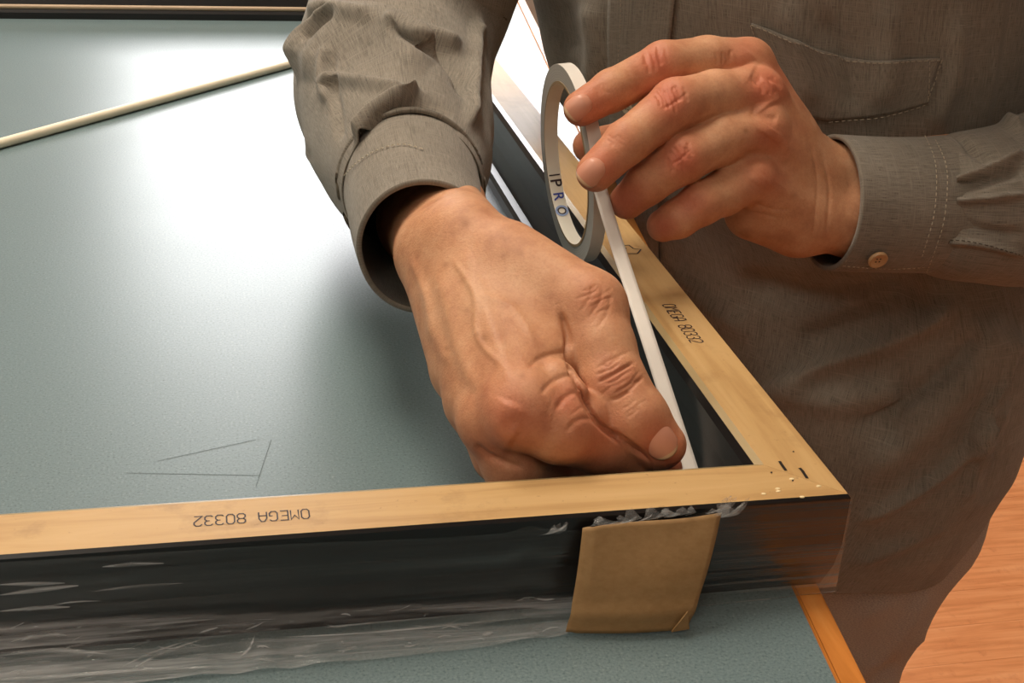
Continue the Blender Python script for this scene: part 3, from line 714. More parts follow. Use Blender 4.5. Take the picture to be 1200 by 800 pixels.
def left_hand():
    P = lambda x, y, d: px(x, y, d)
    pts = {k: P(*v) for k, v in dict(Im=(876, 76, .672), Mm=(888, 113, .660), Rm=(890, 152, .654), Pm=(878, 208, .652),
        Wr=(955, 204, .690), Wu=(946, 257, .680), Fr=(1015, 210, .700), Fu=(1012, 262, .692), Fr2=(1110, 205, .72), Fu2=(1110, 262, .715)).items()}
    A = np.array(list(pts.values()) + [P(655, 120, .62), P(690, 210, .60), P(700, 170, .70)]); f = Field(A.min(0) - 0.028, A.max(0) + 0.03, 0.00075)
    f.cap(pts['Fr2'], pts['Fr'], .022, .0185, .010); f.cap(pts['Fu2'], pts['Fu'], .022, .0175, .010)
    f.cap(pts['Fr'], pts['Wr'], .0185, .0165, .010); f.cap(pts['Fu'], pts['Wu'], .0175, .0160, .010)
    for k, r, a in (('Im', .0130, .85), ('Mm', .0138, .6), ('Rm', .0128, .35), ('Pm', .0118, .05)):
        f.cap(pts['Wr'] * a + pts['Wu'] * (1 - a), pts[k], .0155, r, .006)
    f.cap(P(905, 170, .682), P(930, 215, .692), .018, .018, .012)
    f.cap(P(882, 248, .672), P(930, 262, .682), .0145, .0160, .010)                     # hypothenar
    f.cap(P(935, 190, .705), P(850, 150, .712), .019, .015, .010)                       # thenar
    f.chain([pts['Im'], P(828, 72, .661), P(778, 77, .648), P(717, 106, .632), P(681, 127, .624)], [.0132, .0122, .0117, .0098, .0084], .003, None, .006, .0006, .016)
    f.chain([pts['Mm'], P(838, 113, .646), P(792, 122, .632), P(734, 167, .616), P(698, 202, .611)], [.0138, .0125, .0121, .0102, .0090], .003, None, .006, .0006, .016)
    f.chain([pts['Rm'], P(845, 164, .642), P(800, 186, .630), P(757, 216, .628), P(735, 236, .636)], [.0130, .0118, .0115, .0098, .0086], .003, None, .006, .0006, .016)
    f.chain([pts['Pm'], P(848, 226, .645), P(822, 238, .637), P(795, 256, .638), P(777, 264, .642)], [.0120, .0108, .0103, .0092, .0080], .003, None, .006, .0006, .016)
    f.chain([P(860, 150, .712), P(790, 160, .700), P(735, 168, .682), P(691, 171, .662)], [.0150, .0125, .0115, .0085], .004, None, .008, .0006, .02)   # thumb behind the roll
    V, F = f.mesh(); V = relax(V, F, 3)
    V = crease(V, F, [
        ([(880, 60), (872, 74), (885, 84)], 12, .0012), ([(905, 95), (898, 112), (904, 125)], 13, .0016), ([(905, 150), (898, 160)], 13, .0012), ([(893, 205), (885, 215)], 13, .0008),
        ([(905, 110), (935, 165), (955, 195)], 7, .0006), ([(908, 155), (935, 190), (952, 220)], 7, .0006), ([(895, 205), (925, 225), (945, 240)], 7, .0005),
        ([(878, 130), (895, 135), (912, 140)], 6, -.0012), ([(880, 95), (893, 92)], 5, -.0008), ([(872, 182), (890, 185), (905, 185)], 6, -.0010),
        *knuckle(768, 70, 170, 15, 6, 5.0, 1.7, .0005, 1), *knuckle(705, 104, 150, 11, 4, 3.6, 1.4, .0003, 2), *knuckle(848, 68, 180, 12, 4, 5, 1.8, .0003, 11),
        *knuckle(788, 115, 160, 17, 7, 5.0, 1.7, .0006, 3), *knuckle(722, 165, 138, 12, 4, 3.6, 1.4, .0004, 4), ([(776, 128), (790, 120), (806, 108)], 1.4, -.0004),
        *knuckle(797, 183, 155, 16, 7, 4.6, 1.6, .0006, 5), *knuckle(752, 212, 140, 11, 3, 3.6, 1.4, .0003, 6), ([(786, 194), (800, 184), (810, 174)], 1.4, -.0004),
        *knuckle(812, 238, 150, 13, 5, 4.4, 1.5, .0005, 7), *knuckle(900, 100, 150, 14, 4, 6, 2.2, .0004, 8),
        ([(855, 235), (880, 248), (915, 255)], 2.0, -.0004), ([(880, 236), (905, 245), (930, 246)], 2.0, -.0004),
        ([(962, 178), (972, 220), (968, 280)], 2.4, -.0005), ([(950, 170), (958, 215), (952, 285)], 2.2, -.0004),
        ])
    red = spots(V, [(768, 70, 26, .75), (785, 115, 30, .8), (798, 184, 26, .8), (808, 240, 24, .6), (872, 60, 26, .5), (900, 100, 32, .7), (905, 160, 28, .5), (895, 210, 28, .45), (690, 120, 34, .6), (705, 195, 34, .65), (735, 238, 30, .7), (778, 266, 22, .7), (690, 170, 22, .6), (720, 165, 30, .4)])
    age = spots(V, [(874, 153, 3, .6), (920, 190, 4, .3), (930, 230, 4, .3)])
    pale = spots(V, [(830, 72, 26, .25), (840, 112, 26, .25), (840, 160, 24, .2)])
    return V, F, np.stack([red, age, pale, np.ones(len(V))], 1)

person = tag(empty('person', (0.22, 0.46, FLOOR_Z)), 'person in a taupe long-sleeved shirt and jeans pressing tape inside the frame', 'person')
TC = np.array([0.182, 0.455]); FACE = np.array([-0.955, -0.297]); LEFT = np.array([0.297, -0.955])      # torso centre, facing, the person's left
R_SH, R_EL = np.array([0.055, 0.63, 0.42]), px(462, 92, .80)
L_SH, L_EL = np.array([0.235, 0.30, 0.42]), np.array([0.335, 0.225, 0.085])
cam_side = RN @ np.array([1.0, 0, 0])
Pr = [px(497, 290, .590), px(491, 262, .615), px(483, 224, .648), px(474, 180, .700), px(464, 130, .765), px(462, 72, .82), px(485, 0, .85), px(540, -130, .845), px(620, -330, .81)]
Pr[-1] = R_SH + np.array([0.02, 0.0, 0.0])
sd = [cam_side] * 9
Pl = [px(972, 237, .690), px(1020, 240, .699), px(1075, 241, .708), px(1105, 240, .712)]
Pl2 = [px(1085, 241, .709), px(1120, 243, .713), px(1180, 240, .722), px(1260, 225, .73), L_EL + np.array([0.0, 0, 0.0]), (L_EL * .55 + L_SH * .45), L_SH + np.array([0.01, 0, 0])]
upv = RN @ np.array([0, 1.0, 0])
def core_body():
    f = Field((-0.25, -0.02, -0.98 + 0.05), (0.52, 0.78, 0.86), 0.008)
    c = lambda z, dx=0.0: np.array([TC[0] + 0.02 - 0.10 * max(0, z) , TC[1] - 0.03 * max(0, z), z])
    for s in (-1, 1):
        e = LEFT * 0.075 * s
        f.cap(c(-.1) + np.r_[e, 0], c(.30) + np.r_[e * 1.15, 0], .085, .095, .03)
        lg = [np.r_[TC + np.array([0.02 + 0.045 * t, 0]) + LEFT * (s * np.interp(t, [0, .2, 1], [.080, .088, .10]) + np.interp(z, [-.6, -.38, -.25, -.06], [-.075, -.064, -.028, 0])), z]
              for t, z in ((0.06, -.11), (.25, -.27), (.5, -.47), (1.0, -.86))]
        for q, (r0, r1) in enumerate(((.075, .070), (.070, .052), (.052, .038))): f.cap(lg[q], lg[q + 1], r0, r1, .02)
    for path, n0 in ((Pr, 3), (Pl2, 1)):
        Q = catmull(np.array(path)[n0:], 14)
        for i in range(13): f.cap(Q[i], Q[i + 1], .026 + .018 * i / 13, .026 + .018 * (i + 1) / 13, .02)
    f.cap((R_SH + L_SH) / 2 + np.array([0, 0, 0.02]), R_SH, .07, .055, .03); f.cap((R_SH + L_SH) / 2 + np.array([0, 0, 0.02]), L_SH, .07, .055, .03)
    f.cap((R_SH + L_SH) / 2, (R_SH + L_SH) / 2 + np.array([-0.02, -0.01, 0.13]), .06, .055, .03)
    nk = (R_SH + L_SH) / 2 + np.array([-0.02, -0.01, 0.13]); F3 = np.r_[FACE, 0]; L3 = np.r_[LEFT, 0]; U = np.array([0, 0, 1.0])
    hc = nk + F3 * .035 + U * .12                                   # centre of the skull, bowed over the work
    f.cap(nk, hc, .055, .06, .02); f.cap(hc - F3 * .035 + U * .02, hc + F3 * .02 + U * .015, .080, .078, .02)
    f.cap(hc + F3 * .045 - U * .03, hc + F3 * .062 - U * .082, .052, .030, .02)
    f.cap(hc + F3 * .096 + U * .010, hc + F3 * .118 - U * .030, .008, .014, .01)
    f.cap(hc + F3 * .078 - U * .062 - L3 * .018, hc + F3 * .078 - U * .062 + L3 * .018, .010, .010, .006)
    for q in (-1, 1):
        f.cap(hc + L3 * .084 * q + U * .012, hc + L3 * .080 * q - U * .030, .012, .009, .006); f.cap(hc + F3 * .080 + L3 * .036 * q + U * .028, hc + F3 * .084 + L3 * .016 * q + U * .026, .012, .012, .01)
    V, F = f.mesh(); return relax(V, F, 2), F, np.tile(np.array([0, 0, 0, 1.0]), (len(V), 1))
def join(parts):
    V = []; F = []; T = []; n = 0
    for v, f, t in parts: V.append(v); F.append(f + n); T.append(t); n += len(v)
    return np.concatenate(V), np.concatenate(F), np.concatenate(T)
def fast_mesh(name, V, F, mats, parent, tint=None):
    me = bpy.data.meshes.new(name); me.vertices.add(len(V)); me.vertices.foreach_set('co', V.astype(np.float32).ravel())
    me.loops.add(F.size); me.loops.foreach_set('vertex_index', F.astype(np.int32).ravel())
    me.polygons.add(len(F)); me.polygons.foreach_set('loop_start', np.arange(0, F.size, 4, dtype=np.int32))
    me.polygons.foreach_set('loop_total', np.full(len(F), 4, np.int32)) if False else None
    me.update(calc_edges=True); me.validate()
    me.polygons.foreach_set('use_smooth', np.ones(len(me.polygons), bool))
    if tint is not None:
        c = me.color_attributes.new('tint', 'FLOAT_COLOR', 'POINT'); c.data.foreach_set('color', tint.astype(np.float32).ravel())
    return link(name, me, mats, parent)
RH = right_hand(); LH = left_hand(); CB = core_body()
V, F, T = join([RH, LH, CB])
body = fast_mesh('body', V, F, M['skin'], person, T)
hand_bvh = {}
for k, (v, f, _) in (('R', RH), ('L', LH)): hand_bvh[k] = BVHTree.FromPolygons([tuple(p) for p in v], [tuple(q) for q in f.tolist()])
def ray_px(bvh, x, y):
    d = Vector(px(x, y, 1.0) - CAM).normalized(); return bvh.ray_cast(Vector(CAM), d)

def fingernail(bvh, c, tip, width, length, rad, name='fingernail'):
    """curved nail plate: c = nail centre px, tip = px of the middle of its free edge"""
    h = ray_px(bvh, *c); p, n = np.array(h[0]), np.array(h[1])
    view = CAM - p; view /= np.linalg.norm(view); n = n * 0.55 + view * 0.45; n /= np.linalg.norm(n)
    q = px(tip[0], tip[1], float(-((p - CAM) @ RN)[2]))
    a = q - p; a -= n * (a @ n); a /= np.linalg.norm(a); s = np.cross(n, a)
    nu, nv = 17, 21; V = []; mi = []
    for j in range(nv):
        t = j / (nv - 1); y = 2 * t - 1
        wj = width * (1 - (abs(y) ** (3.2 if y < 0 else 4.5)) * (0.62 if y < 0 else 0.42)) * (0.93 + 0.07 * y)
        for i in range(nu):
            u = (i / (nu - 1) - 0.5) * 2; an = u * wj / 2 / rad
            LL = y * length / 2 + length * (0.10 if y > 0 else -0.04) * (1 - u * u) * y * y
            sink = 0.0010 * abs(u) ** 4 + (0.0012 * max(0.0, -y - 0.6) / 0.4)
            V.append(p + a * LL + s * math.sin(an) * rad + n * (rad * (math.cos(an) - 1) + 0.0005 - sink - 0.22 * y * y * length * 0.5))
    F = grid_faces(nu, nv); mi = [1 if k // (nu - 1) >= nv - 3 else 0 for k in range(len(F))]
    o = pymesh(name, V, F, [M['nail'], M['nailtip']], body, True, mi=mi)
    md = o.modifiers.new('thick', 'SOLIDIFY'); md.thickness = 0.0008; md.offset = -1
    return o
fingernail(hand_bvh['R'], (774, 516), (788, 537), .0126, .0125, .0078)
fingernail(hand_bvh['L'], (678, 125), (665, 135), .0112, .0108, .0070)
fingernail(hand_bvh['L'], (693, 201), (680, 214), .0122, .0112, .0076)

#CLOTH
def tube(path, ra, rb, nu, nv, side, power=2.0):
    """swept sleeve; ra/rb half axes along side vector and across, interpolated"""
    C = catmull(path, nv); RA = catmull(np.array(ra)[:, None], nv)[:, 0]; RB = catmull(np.array(rb)[:, None], nv)[:, 0]
    S = catmull(np.array(side, float), nv)
    T = np.gradient(C, axis=0); T /= np.linalg.norm(T, axis=1)[:, None]
    L = np.r_[0, np.cumsum(np.linalg.norm(np.diff(C, axis=0), axis=1))]
    V = []; UV = []
    for j in range(nv):
        s = S[j] - T[j] * (S[j] @ T[j]); s /= np.linalg.norm(s); b = np.cross(T[j], s)
        for i in range(nu):
            an = 2 * math.pi * i / nu; ca, sa = math.cos(an), math.sin(an)
            V.append(C[j] + s * RA[j] * math.copysign(abs(ca) ** (2 / power), ca) + b * RB[j] * math.copysign(abs(sa) ** (2 / power), sa))
            UV.append((abs(i / nu - 0.5) * 2 * math.pi * 0.045, L[j]))
    return np.array(V), grid_faces(nu, nv, True), np.array(UV)
def rumple(V, F, amp, size, seed):
    r = np.random.default_rng(seed); N = mesh_normals(V, F); h = np.zeros(len(V))
    for k in range(7):
        w = r.normal(size=3); w /= np.linalg.norm(w); w2 = r.normal(size=3)
        h += np.sin((V @ w) * 6.28 / (size * r.uniform(.6, 1.6)) + 1.5 * np.sin((V @ w2) * 6.28 / (size * 3)) + r.uniform(0, 6.28)) / 7
    return V + N * (amp * h)[:, None]
def cloth(name, V, F, UV, parent, thick=0.0009, mats=None):
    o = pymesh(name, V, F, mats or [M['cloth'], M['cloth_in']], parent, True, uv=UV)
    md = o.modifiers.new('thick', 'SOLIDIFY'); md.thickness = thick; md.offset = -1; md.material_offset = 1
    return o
# ---- torso of the shirt
def torso():
    zs = [-0.235, -0.18, -0.11, -0.03, 0.06, 0.16, 0.27, 0.36, 0.43, 0.475]
    aa = [0.190, 0.198, 0.204, 0.198, 0.186, 0.190, 0.200, 0.205, 0.170, 0.085]
    bb = [0.122, 0.122, 0.120, 0.116, 0.128, 0.138, 0.132, 0.122, 0.105, 0.078]
    fx = [0.0, 0.0, 0.0, 0.002, 0.036, 0.056, 0.070, 0.080, 0.085, 0.085]
    nv, nu = 190, 300
    Z = catmull(np.array(zs)[:, None], nv)[:, 0]; A = catmull(np.array(aa)[:, None], nv)[:, 0]; B = catmull(np.array(bb)[:, None], nv)[:, 0]; X = catmull(np.array(fx)[:, None], nv)[:, 0]
    V = []; UV = []
    for j in range(nv):
        c = TC + FACE * X[j] + LEFT * np.interp(Z[j], [-.24, -.20, -.15, -.05], [-.022, -.010, 0, 0])
        for i in range(nu):
            an = 2 * math.pi * i / nu; ca, sa = math.cos(an), math.sin(an)
            p = c + LEFT * A[j] * math.copysign(abs(ca) ** 0.9, ca) + FACE * B[j] * math.copysign(abs(sa) ** 0.9, sa)
            dz = (0.010 * sa * sa + 0.004 * math.sin(7 * an)) * (1 - j / nv) ** 6
            V.append((p[0], p[1], Z[j] + dz)); UV.append((abs(i / nu - 0.75) * 1.05, Z[j]))
    V = np.array(V); F = np.array(grid_faces(nu, nv, True))[:, ::-1]; V = rumple(V, F, 0.003, 0.09, 3)
    V = crease(V, F, [
        ([(880, 470), (960, 425), (1040, 395), (1120, 350)], 16, .006, 'l'), ([(1010, 560), (1080, 500), (1140, 430), (1160, 360)], 22, .006), ([(930, 400), (1010, 380), (1090, 345)], 14, -.004),
        ([(1000, 610), (1070, 575), (1130, 525), (1165, 450)], 10, .004, 'l'), ([(1150, 560), (1160, 480), (1195, 380)], 9, .005, 'r'), ([(1040, 520), (1060, 440)], 14, -.004),
        ([(1130, 590), (1150, 530), (1180, 470)], 7, .003), ([(1000, 660), (1050, 640), (1110, 610)], 8, .003), ([(690, 0), (700, 60), (690, 110)], 12, .004), ([(660, 0), (670, 60)], 10, -.003),
        ([(960, 20), (985, 60), (1000, 130)], 10, -.003), ([(1040, 0), (1045, 50), (1030, 120)], 14, .003), ([(920, 0), (940, 60), (950, 120)], 12, .003), ([(1120, 20), (1120, 80), (1090, 150)], 12, .003), ([(780, 320), (830, 360), (880, 390)], 12, .003), ([(860, 330), (960, 350), (1080, 330)], 18, -.005), ([(1000, 500), (1090, 450), (1150, 390)], 8, -.004), ([(900, 455), (980, 470), (1060, 450)], 16, .004)], 0.2, 1.6)
    wgt = np.clip((0.040 - V[:, 2]) / 0.030, 0, 1); lim = edge_x(V[:, 1]) + 0.006; m = V[:, 0] < lim
    V[m, 0] += ((lim - V[:, 0]) * wgt)[m]
    return V, F, UV
V, F, UV = torso()
shirt = cloth('shirt', V, F, UV, person)
tag(shirt, 'taupe chambray shirt')
torso_bvh = BVHTree.FromPolygons([tuple(p) for p in V], [tuple(q) for q in F.tolist()])

# ---- the person's right sleeve (reaching over the frame) and cuff
def right_sleeve():
    V, F, UV = tube(Pr[2:], [.034, .046, .056, .060, .062, .064, .078], [.036, .046, .053, .058, .062, .066, .085], 300, 320, sd[2:], 2.0)
    F = np.array(F); V = rumple(V, F, 0.0022, 0.08, 8)
    V = crease(V, F, [
        ([(352, 95), (360, 62), (380, 43), (415, 32), (448, 32), (490, 55), (512, 76)], 18, .011, 'L'),
        ([(455, 25), (500, 48), (530, 72), (548, 112)], 8, -.006), ([(448, 20), (490, 38), (540, 55)], 9, .005),
        ([(360, 16), (380, 8), (400, 12), (440, 18)], 8, .004, 'g'), ([(350, 45), (372, 22), (388, 12)], 6, -.005),
        ([(378, 90), (420, 97), (478, 108)], 6, .004, 'g'), ([(380, 55), (378, 85), (384, 120)], 5, .0035), ([(388, 60), (388, 90), (394, 125), (398, 165)], 5, -.003),
        ([(418, 166), (438, 140), (476, 110), (492, 108)], 9, .007, 'l'), ([(432, 166), (458, 140), (494, 132), (524, 150)], 12, -.007), ([(430, 178), (470, 152), (515, 165)], 6, .005),
        ([(336, 125), (346, 160), (362, 190)], 5, -.0045), ([(345, 150), (375, 230), (385, 255)], 6, .004), ([(345, 160), (358, 205), (374, 260)], 7, .003),
        ([(560, 20), (556, 70), (550, 150)], 6, .005)], 0.25, 1.35)
    return relax(V, F, 3), F, UV
V, F, UV = right_sleeve(); rs = cloth('sleeve', V, F, UV, shirt)
rs_bvh = BVHTree.FromPolygons([tuple(p) for p in V], [tuple(q) for q in F.tolist()])
def cuff(path, ra, rb, side, parent, nu=160, nv=40, power=2.0, flare=None):
    V, F, UV = tube(path, ra, rb, nu, nv, side, power)
    V = rumple(V, np.array(F), 0.0008, 0.05, 5)
    o = cloth('cuff', V, F, UV, parent, 0.0024)
    return o, BVHTree.FromPolygons([tuple(p) for p in V], [tuple(q) for q in F])
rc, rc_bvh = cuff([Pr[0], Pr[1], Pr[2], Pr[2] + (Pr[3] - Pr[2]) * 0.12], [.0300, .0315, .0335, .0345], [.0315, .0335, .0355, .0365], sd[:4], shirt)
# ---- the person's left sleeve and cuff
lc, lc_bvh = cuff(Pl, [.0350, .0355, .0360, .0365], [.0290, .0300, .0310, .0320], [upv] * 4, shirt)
def left_sleeve():
    V, F, UV = tube(Pl2, [.0345, .040, .044, .050, .058, .064, .080], [.030, .038, .044, .050, .056, .062, .080], 220, 220, [upv, upv, upv, upv, upv + cam_side, cam_side, cam_side], 2.0)
    F = np.array(F); V = rumple(V, F, 0.002, 0.06, 21)
    V = crease(V, F, [
        ([(1112, 213), (1150, 200), (1200, 178)], 7, .006, 'l'), ([(1114, 234), (1150, 232), (1200, 226)], 6, .005, 'l'), ([(1112, 222), (1150, 215), (1200, 200)], 5, -.004),
        ([(1106, 282), (1150, 286), (1200, 298)], 4, .003), ([(1112, 250), (1150, 270), (1200, 275)], 7, -.003), ([(1120, 165), (1160, 190)], 6, -.003), ([(1150, 130), (1180, 140), (1200, 150)], 6, .005)], 0.25)
    return V, F, UV
V, F, UV = left_sleeve(); cloth('sleeve', V, F, UV, shirt)
ls_bvh = BVHTree.FromPolygons([tuple(p) for p in V], [tuple(q) for q in F.tolist()])

# ---- pocket, placket, buttons, stitching laid on the cloth
def patch(bvh, rows, nu, lift, name, parent, mats=None, thick=0.0008):
    """rows: px polylines from top to bottom edge; cast onto the cloth"""
    R = [catmull(r, nu) for r in rows]; R = np.array(R); nv = 14 if len(rows) < 5 else 60
    G = np.array([catmull(R[:, i], nv) for i in range(nu)]).transpose(1, 0, 2)
    V = []; UV = []
    for j in range(nv):
        for i in range(nu):
            h = ray_px(bvh, *G[j, i])
            if h[0] is None: return None
            V.append(np.array(h[0]) + np.array(h[1]) * lift * (1 if np.dot(h[1], CAM - np.array(h[0])) > 0 else -1)); UV.append((i / nu * .11, j / nv * .06))
    F = grid_faces(nu, nv)
    o = pymesh(name, V, F, mats or M['cloth'], parent, True, uv=UV)
    md = o.modifiers.new('thick', 'SOLIDIFY'); md.thickness = thick; md.offset = 0
    return o
patch(torso_bvh, [[(882, 26), (920, 40), (961, 58), (1020, 70), (1070, 68), (1102, 67)], [(905, 85), (940, 90), (975, 97), (1020, 102), (1065, 95), (1092, 93)], [(925, 126), (945, 133), (972, 139), (1020, 135), (1055, 128), (1087, 119)]], 30, .0016, 'pocket', shirt)
patch(torso_bvh, [[(722, -220), (768, -220), (812, -220)], [(716, -20), (755, -20), (795, -20)], [(714, 60), (750, 60), (786, 60)], [(718, 150), (748, 150), (776, 150)], [(730, 330), (754, 330), (774, 330)]], 12, .0018, 'placket', shirt)
def stitch(bvh, lines, step, r, mat, parent, lift=0.0012, off=(0, 0)):
    V = []; F = []
    for ln in lines:
        C = catmull(ln, 200); Q = []
        for x, y in C:
            h = ray_px(bvh, x, y)
            if h[0] is None: Q.append(None); continue
            n = np.array(h[1]); p = np.array(h[0])
            if n @ (CAM - p) < 0: n = -n
            Q.append((p + n * lift, n))
        acc = 0; last = None; on = True; pen = []
        def flush(pen):
            if len(pen) < 2: return
            a, n = pen[0]; b, _ = pen[-1]; t = b - a; L = np.linalg.norm(t)
            if L < 1e-5 or L > 0.02: return
            t /= L; s = np.cross(n, t); k = len(V)
            V.extend([a + s * r, a - s * r, b - s * r, b + s * r, (a + b) / 2 + n * r * 1.4]); F.extend([(k, k + 1, k + 4), (k + 1, k + 2, k + 4), (k + 2, k + 3, k + 4), (k + 3, k, k + 4)])
        for q in Q:
            if q is None: pen = []; last = None; continue
            if last is not None: acc += np.linalg.norm(q[0] - last)
            last = q[0]
            if on: pen.append(q)
            if acc > (step * 0.65 if on else step * 0.35):
                if on: flush(pen); pen = []
                on = not on; acc = 0
                if on: pen = [q]
    if V: tag(pymesh('stitching', V, F, mat, parent), None, None, None, 'stuff')
stitch(torso_bvh, [[(882, 27), (920, 42), (961, 60), (1020, 72), (1070, 70), (1101, 69)], [(1087, 70), (1086, 119)], [(1102, 68), (1093, 95), (1084, 121)], [(972, 140), (1020, 136), (1055, 129), (1085, 120)], [(882, 28), (890, 50)],
                   ], .0030, .00022, M['thread'], shirt, .0028)
stitch(torso_bvh, [[(732, -10), (731, 30), (728, 75)]], .0030, .0002, M['thread'], shirt, .0028)
stitch(rc_bvh, [[(405, 206), (427, 186), (452, 174), (475, 171), (500, 178)], [(432, 268), (455, 243), (490, 224), (530, 219)]], .0028, .0004, M['thread'], shirt, .0008)
stitch(lc_bvh, [[(984, 172), (1008, 205), (1009, 250), (990, 308)], [(1096, 165), (1109, 200), (1105, 260), (1086, 318)], [(1083, 158), (1096, 195), (1094, 250), (1080, 300)], [(985, 310), (1040, 314), (1084, 312)]], .0026, .0003, M['thread'], shirt, .0006)
stitch(ls_bvh, [[(1100, 282), (1140, 284), (1200, 300)]], .0026, .00025, M['seam'], shirt, .0006)
def button(bvh, c, r, mat, parent, holes=4):
    h = ray_px(bvh, *c); p = np.array(h[0]); n = np.array(h[1])
    if n @ (CAM - p) < 0: n = -n
    a = np.cross(n, [0, 0, 1.0]); a /= np.linalg.norm(a); b = np.cross(n, a)
    prof = [(0.0, .0012), (.55, .0012), (.68, .0016), (.85, .0022), (.97, .0018), (1.0, .0010), (.95, .0)]
    V = []; S = 28
    for q, z in prof:
        for k in range(S): V.append(p + n * (z + .0012) + (a * math.cos(6.2832 * k / S) + b * math.sin(6.2832 * k / S)) * r * max(q, .01))
    o = pymesh('button', V, grid_faces(S, len(prof), True), mat, parent, True)
    V = []; F = []
    for i in range(holes):
        an = 0.785 + i * 1.5708; c0 = p + n * .0026 + (a * math.cos(an) + b * math.sin(an)) * r * .26; k0 = len(V)
        for k in range(8): V.append(c0 + (a * math.cos(.7854 * k) + b * math.sin(.7854 * k)) * r * .1)
        F.append(tuple(range(k0, k0 + 8)))
    pymesh('button_holes', V, F, M['seam'], parent)
    return o
button(lc_bvh, (1027, 301), .0052, M['button'], shirt)
button(torso_bvh, (738, 124), .0058, M['button2'], shirt)

# ---- trousers
def trousers():
    V = []; UV = []; nu, nv = 120, 70; Z = np.linspace(-0.06, -0.885, nv)
    out = None
    for s in (-1, 1):
        Vs = []; U = []
        for j, z in enumerate(Z):
            t = j / (nv - 1); c = TC + np.array([0.02, 0.0]) + LEFT * s * np.interp(t, [0, .2, 1], [.080, .088, .10]) + np.array([0.045 * t, 0]) + LEFT * np.interp(z, [-.6, -.38, -.25, -.06], [-.075, -.064, -.028, 0])
            ra = np.interp(t, [0, .15, .5, 1], [.092, .096, .076, .072]); rb = np.interp(t, [0, .08, .15, .5, 1], [.092, .098, .106, .08, .078])
            for i in range(nu):
                an = 6.28319 * i / nu; w = 1 + 0.02 * math.sin(an * 3 + z * 40) + 0.015 * math.sin(an * 5 - z * 70)
                Vs.append((*(c + (LEFT * ra * math.cos(an) + FACE * rb * math.sin(an)) * w), z)); U.append((abs(i / nu - .5) * .6, z))
        Vs = crease(np.array(Vs), np.array(grid_faces(nu, nv, True)), [([(1000, 785), (1045, 765), (1085, 735)], 9, .006), ([(1100, 640), (1080, 700), (1052, 770)], 7, .004), ([(1010, 720), (1040, 700), (1070, 690)], 12, .004), ([(1020, 800), (1050, 775), (1070, 740)], 6, -.004)])
        o = pymesh('trousers' if s < 0 else 'trouser_leg', Vs, grid_faces(nu, nv, True), M['jeans'], person if s < 0 else out, True, uv=U)
        md = o.modifiers.new('thick', 'SOLIDIFY'); md.thickness = 0.001; md.offset = -1
        if s < 0: out = tag(o, 'faded grey-blue jeans')
trousers()
for s in (-1, 1):
    c = TC + np.array([0.07, 0]) + LEFT * s * 0.10; V = []; nv, nu = 14, 24
    for j in range(nv):
        t = j / (nv - 1); cc = c - FACE * 0.06 + FACE * 0.25 * t
        w = 0.042 * math.sqrt(max(0.02, 1 - (2 * t - 1) ** 4)); hh = np.interp(t, [0, .3, .6, 1], [.075, .085, .055, .03])
        for i in range(nu):
            an = 6.28319 * i / nu; V.append((*(cc + LEFT * w * math.cos(an)), FLOOR_Z + 0.001 + hh / 2 + hh / 2 * math.sin(an)))
    F = grid_faces(nu, nv, True); F += [tuple(range(nu))[::-1], tuple(range((nv - 1) * nu, nv * nu))]
    pymesh('shoe', V, F, M['steel'], person, True)

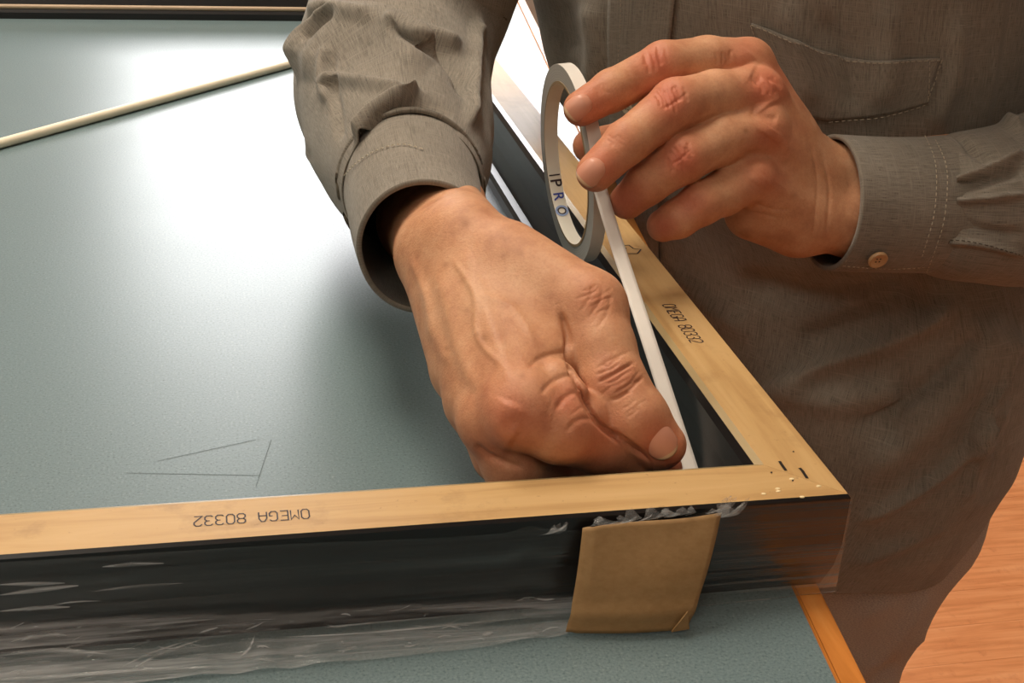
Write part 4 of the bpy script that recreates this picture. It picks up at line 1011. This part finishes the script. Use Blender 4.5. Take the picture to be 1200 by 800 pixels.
# ------------------------------------------------------------------ roll of double-sided tape
def tape_roll():
    cen = px(670, 192, .680)
    vdir = cen - CAM; vdir /= np.linalg.norm(vdir)
    xr, yu = RN @ np.array([1.0, 0, 0]), RN @ np.array([0, 1.0, 0])
    tilt = math.radians(7.0); up = yu * math.cos(tilt) - xr * math.sin(tilt); sd = xr * math.cos(tilt) + yu * math.sin(tilt)
    sn = 0.19; n = -sd * math.sqrt(1 - sn * sn) - vdir * sn; n /= np.linalg.norm(n)
    up = up - n * (up @ n); up /= np.linalg.norm(up); v = np.cross(up, n)
    if v @ vdir > 0: v = -v                                    # v: in the plane of the roll, towards the camera
    Ro, Ri, W = .0505, .0408, .0066
    root = tag(empty('tape_roll', cen - up * Ro), 'narrow roll of white double-sided tape held upright over the frame', 'tape')
    S = 96; ring = lambda r, w: [cen + (up * math.cos(6.28319 * k / S) + v * math.sin(6.28319 * k / S)) * r + n * w for k in range(S)]
    def lathe(name, prof, mats, mi, uvr=None):
        V = []; UV = []; m = len(prof)
        for r, w in prof: V += ring(r, w); UV += [(0, r)] * S
        F = []; MI = []
        for j in range(m):
            jn = (j + 1) % m
            for k in range(S): F.append((j * S + k, j * S + (k + 1) % S, jn * S + (k + 1) % S, jn * S + k)); MI.append(mi[j])
        o = pymesh(name, V, F, mats, root, True, uv=UV, mi=MI)
        bm = bmesh.new(); bm.from_mesh(o.data); bmesh.ops.recalc_face_normals(bm, faces=bm.faces); bm.to_mesh(o.data); bm.free()
        for e in o.data.edges: pass
        o.data.set_sharp_from_angle(angle=0.6)
        return o
    lathe('tape_layers', [(Ro, -W / 2), (Ro, W / 2), (Ri + .0012, W / 2), (Ri + .0012, -W / 2)], [M['tape'], M['tapeside']], [0, 1, 0, 1])
    co = lathe('core', [(Ri + .0013, -W / 2 - .0003), (Ri + .0013, W / 2 + .0003), (Ri, W / 2 + .0003), (Ri, -W / 2 - .0003)], [M['core'], M['corein']], [0, 0, 1, 0])
    # lettering printed on the lining, far side of the hole
    bpy.context.view_layer.update()
    def print_mesh(me0, ang, mat, size):
        V = []
        for q in me0.vertices:
            a = ang + q.co.x * size / Ri; V.append(cen + (up * math.cos(a) + v * math.sin(a)) * (Ri - .0002) + n * (q.co.y * size))
        me = bpy.data.meshes.new('printed_letter'); me.from_pydata([tuple(map(float, p)) for p in V], [], [tuple(p.vertices) for p in me0.polygons]); me.update()
        return link('printed_letter', me, mat, co)
    def glyph(ch):
        cu = bpy.data.curves.new('g', 'FONT'); cu.body = ch; cu.align_x = 'CENTER'; cu.align_y = 'CENTER'; cu.offset = 0.012
        o = bpy.data.objects.new('g', cu); COL.objects.link(o); bpy.context.view_layer.update()
        me = bpy.data.meshes.new_from_object(o.evaluated_get(bpy.context.evaluated_depsgraph_get())); bpy.data.objects.remove(o); return me
    def ring_glyph(r0, r1):
        bm = bmesh.new(); a = []; b = []
        for k in range(24): c, s = math.cos(6.28319 * k / 24), math.sin(6.28319 * k / 24); a.append(bm.verts.new((c * r0, s * r0, 0))); b.append(bm.verts.new((c * r1, s * r1, 0)))
        for k in range(24): bm.faces.new((a[k], a[(k + 1) % 24], b[(k + 1) % 24], b[k]))
        me = bpy.data.meshes.new('g'); bm.to_mesh(me); bm.free(); return me
    def bar_glyph(w, h):
        bm = bmesh.new(); bm.faces.new([bm.verts.new(p) for p in ((-w, -h, 0), (w, -h, 0), (w, h, 0), (-w, h, 0))]); me = bpy.data.meshes.new('g'); bm.to_mesh(me); bm.free(); return me
    def ang_at(yp):                                              # angle on the far side whose lining shows at pixel row yp
        best = None
        for k in range(2000):
            a = math.pi + math.pi * k / 2000
            p = cen + (up * math.cos(a) + v * math.sin(a)) * Ri
            e = abs(to_px(p)[1] - yp)
            if best is None or e < best[0]: best = (e, a)
        return best[1]
    sgn = -1
    for yp, g, mat, size in ((205, bar_glyph(.06, .5), M['ink'], .0060), (214, glyph('P'), M['ink'], .0088), (230, glyph('R'), M['inkb'], .0080)):
        print_mesh(g, ang_at(yp), mat, sgn * size)
    print_mesh(ring_glyph(.62, 1.0), ang_at(247), M['inkp'], .0036); print_mesh(ring_glyph(.34, .56), ang_at(247), M['ink'], .0048)
    # the loose strip, leaving the roll on its near side and running down into the pinch
    a0 = None
    end = px(811, 556, .540)
    hw = W / 2
    pts = []
    k0 = 0.5 * math.pi
    def on(a): return cen + (up * math.cos(a) + v * math.sin(a)) * (Ro + .0003)
    aT = min((abs(to_px(on(math.pi * k / 400))[1] - 222), math.pi * k / 400) for k in range(100, 400))[1]
    pT = on(aT); tg = (-up * math.sin(aT) + v * math.cos(aT)); nn = 60
    V = []
    rail_dir = np.array([0.0, 1.0, 0.0])
    eside = np.array([1.0, 0.1, 0.25]); eside /= np.linalg.norm(eside)
    for i in range(nn):
        t = i / (nn - 1); p = pT + (end - pT) * t + (tg - (end - pT) / np.linalg.norm(end - pT)) * .02 * t * (1 - t) ** 4
        s = -n * (1 - t) + eside * t; s /= np.linalg.norm(s)
        for q in (-1, -.5, 0, .5, 1): V.append(p + s * hw * q)
    o = pymesh('loose_strip', V, grid_faces(5, nn), M['tape'], root, True)
    md = o.modifiers.new('thick', 'SOLIDIFY'); md.thickness = 0.00022; md.offset = 0
tape_roll()
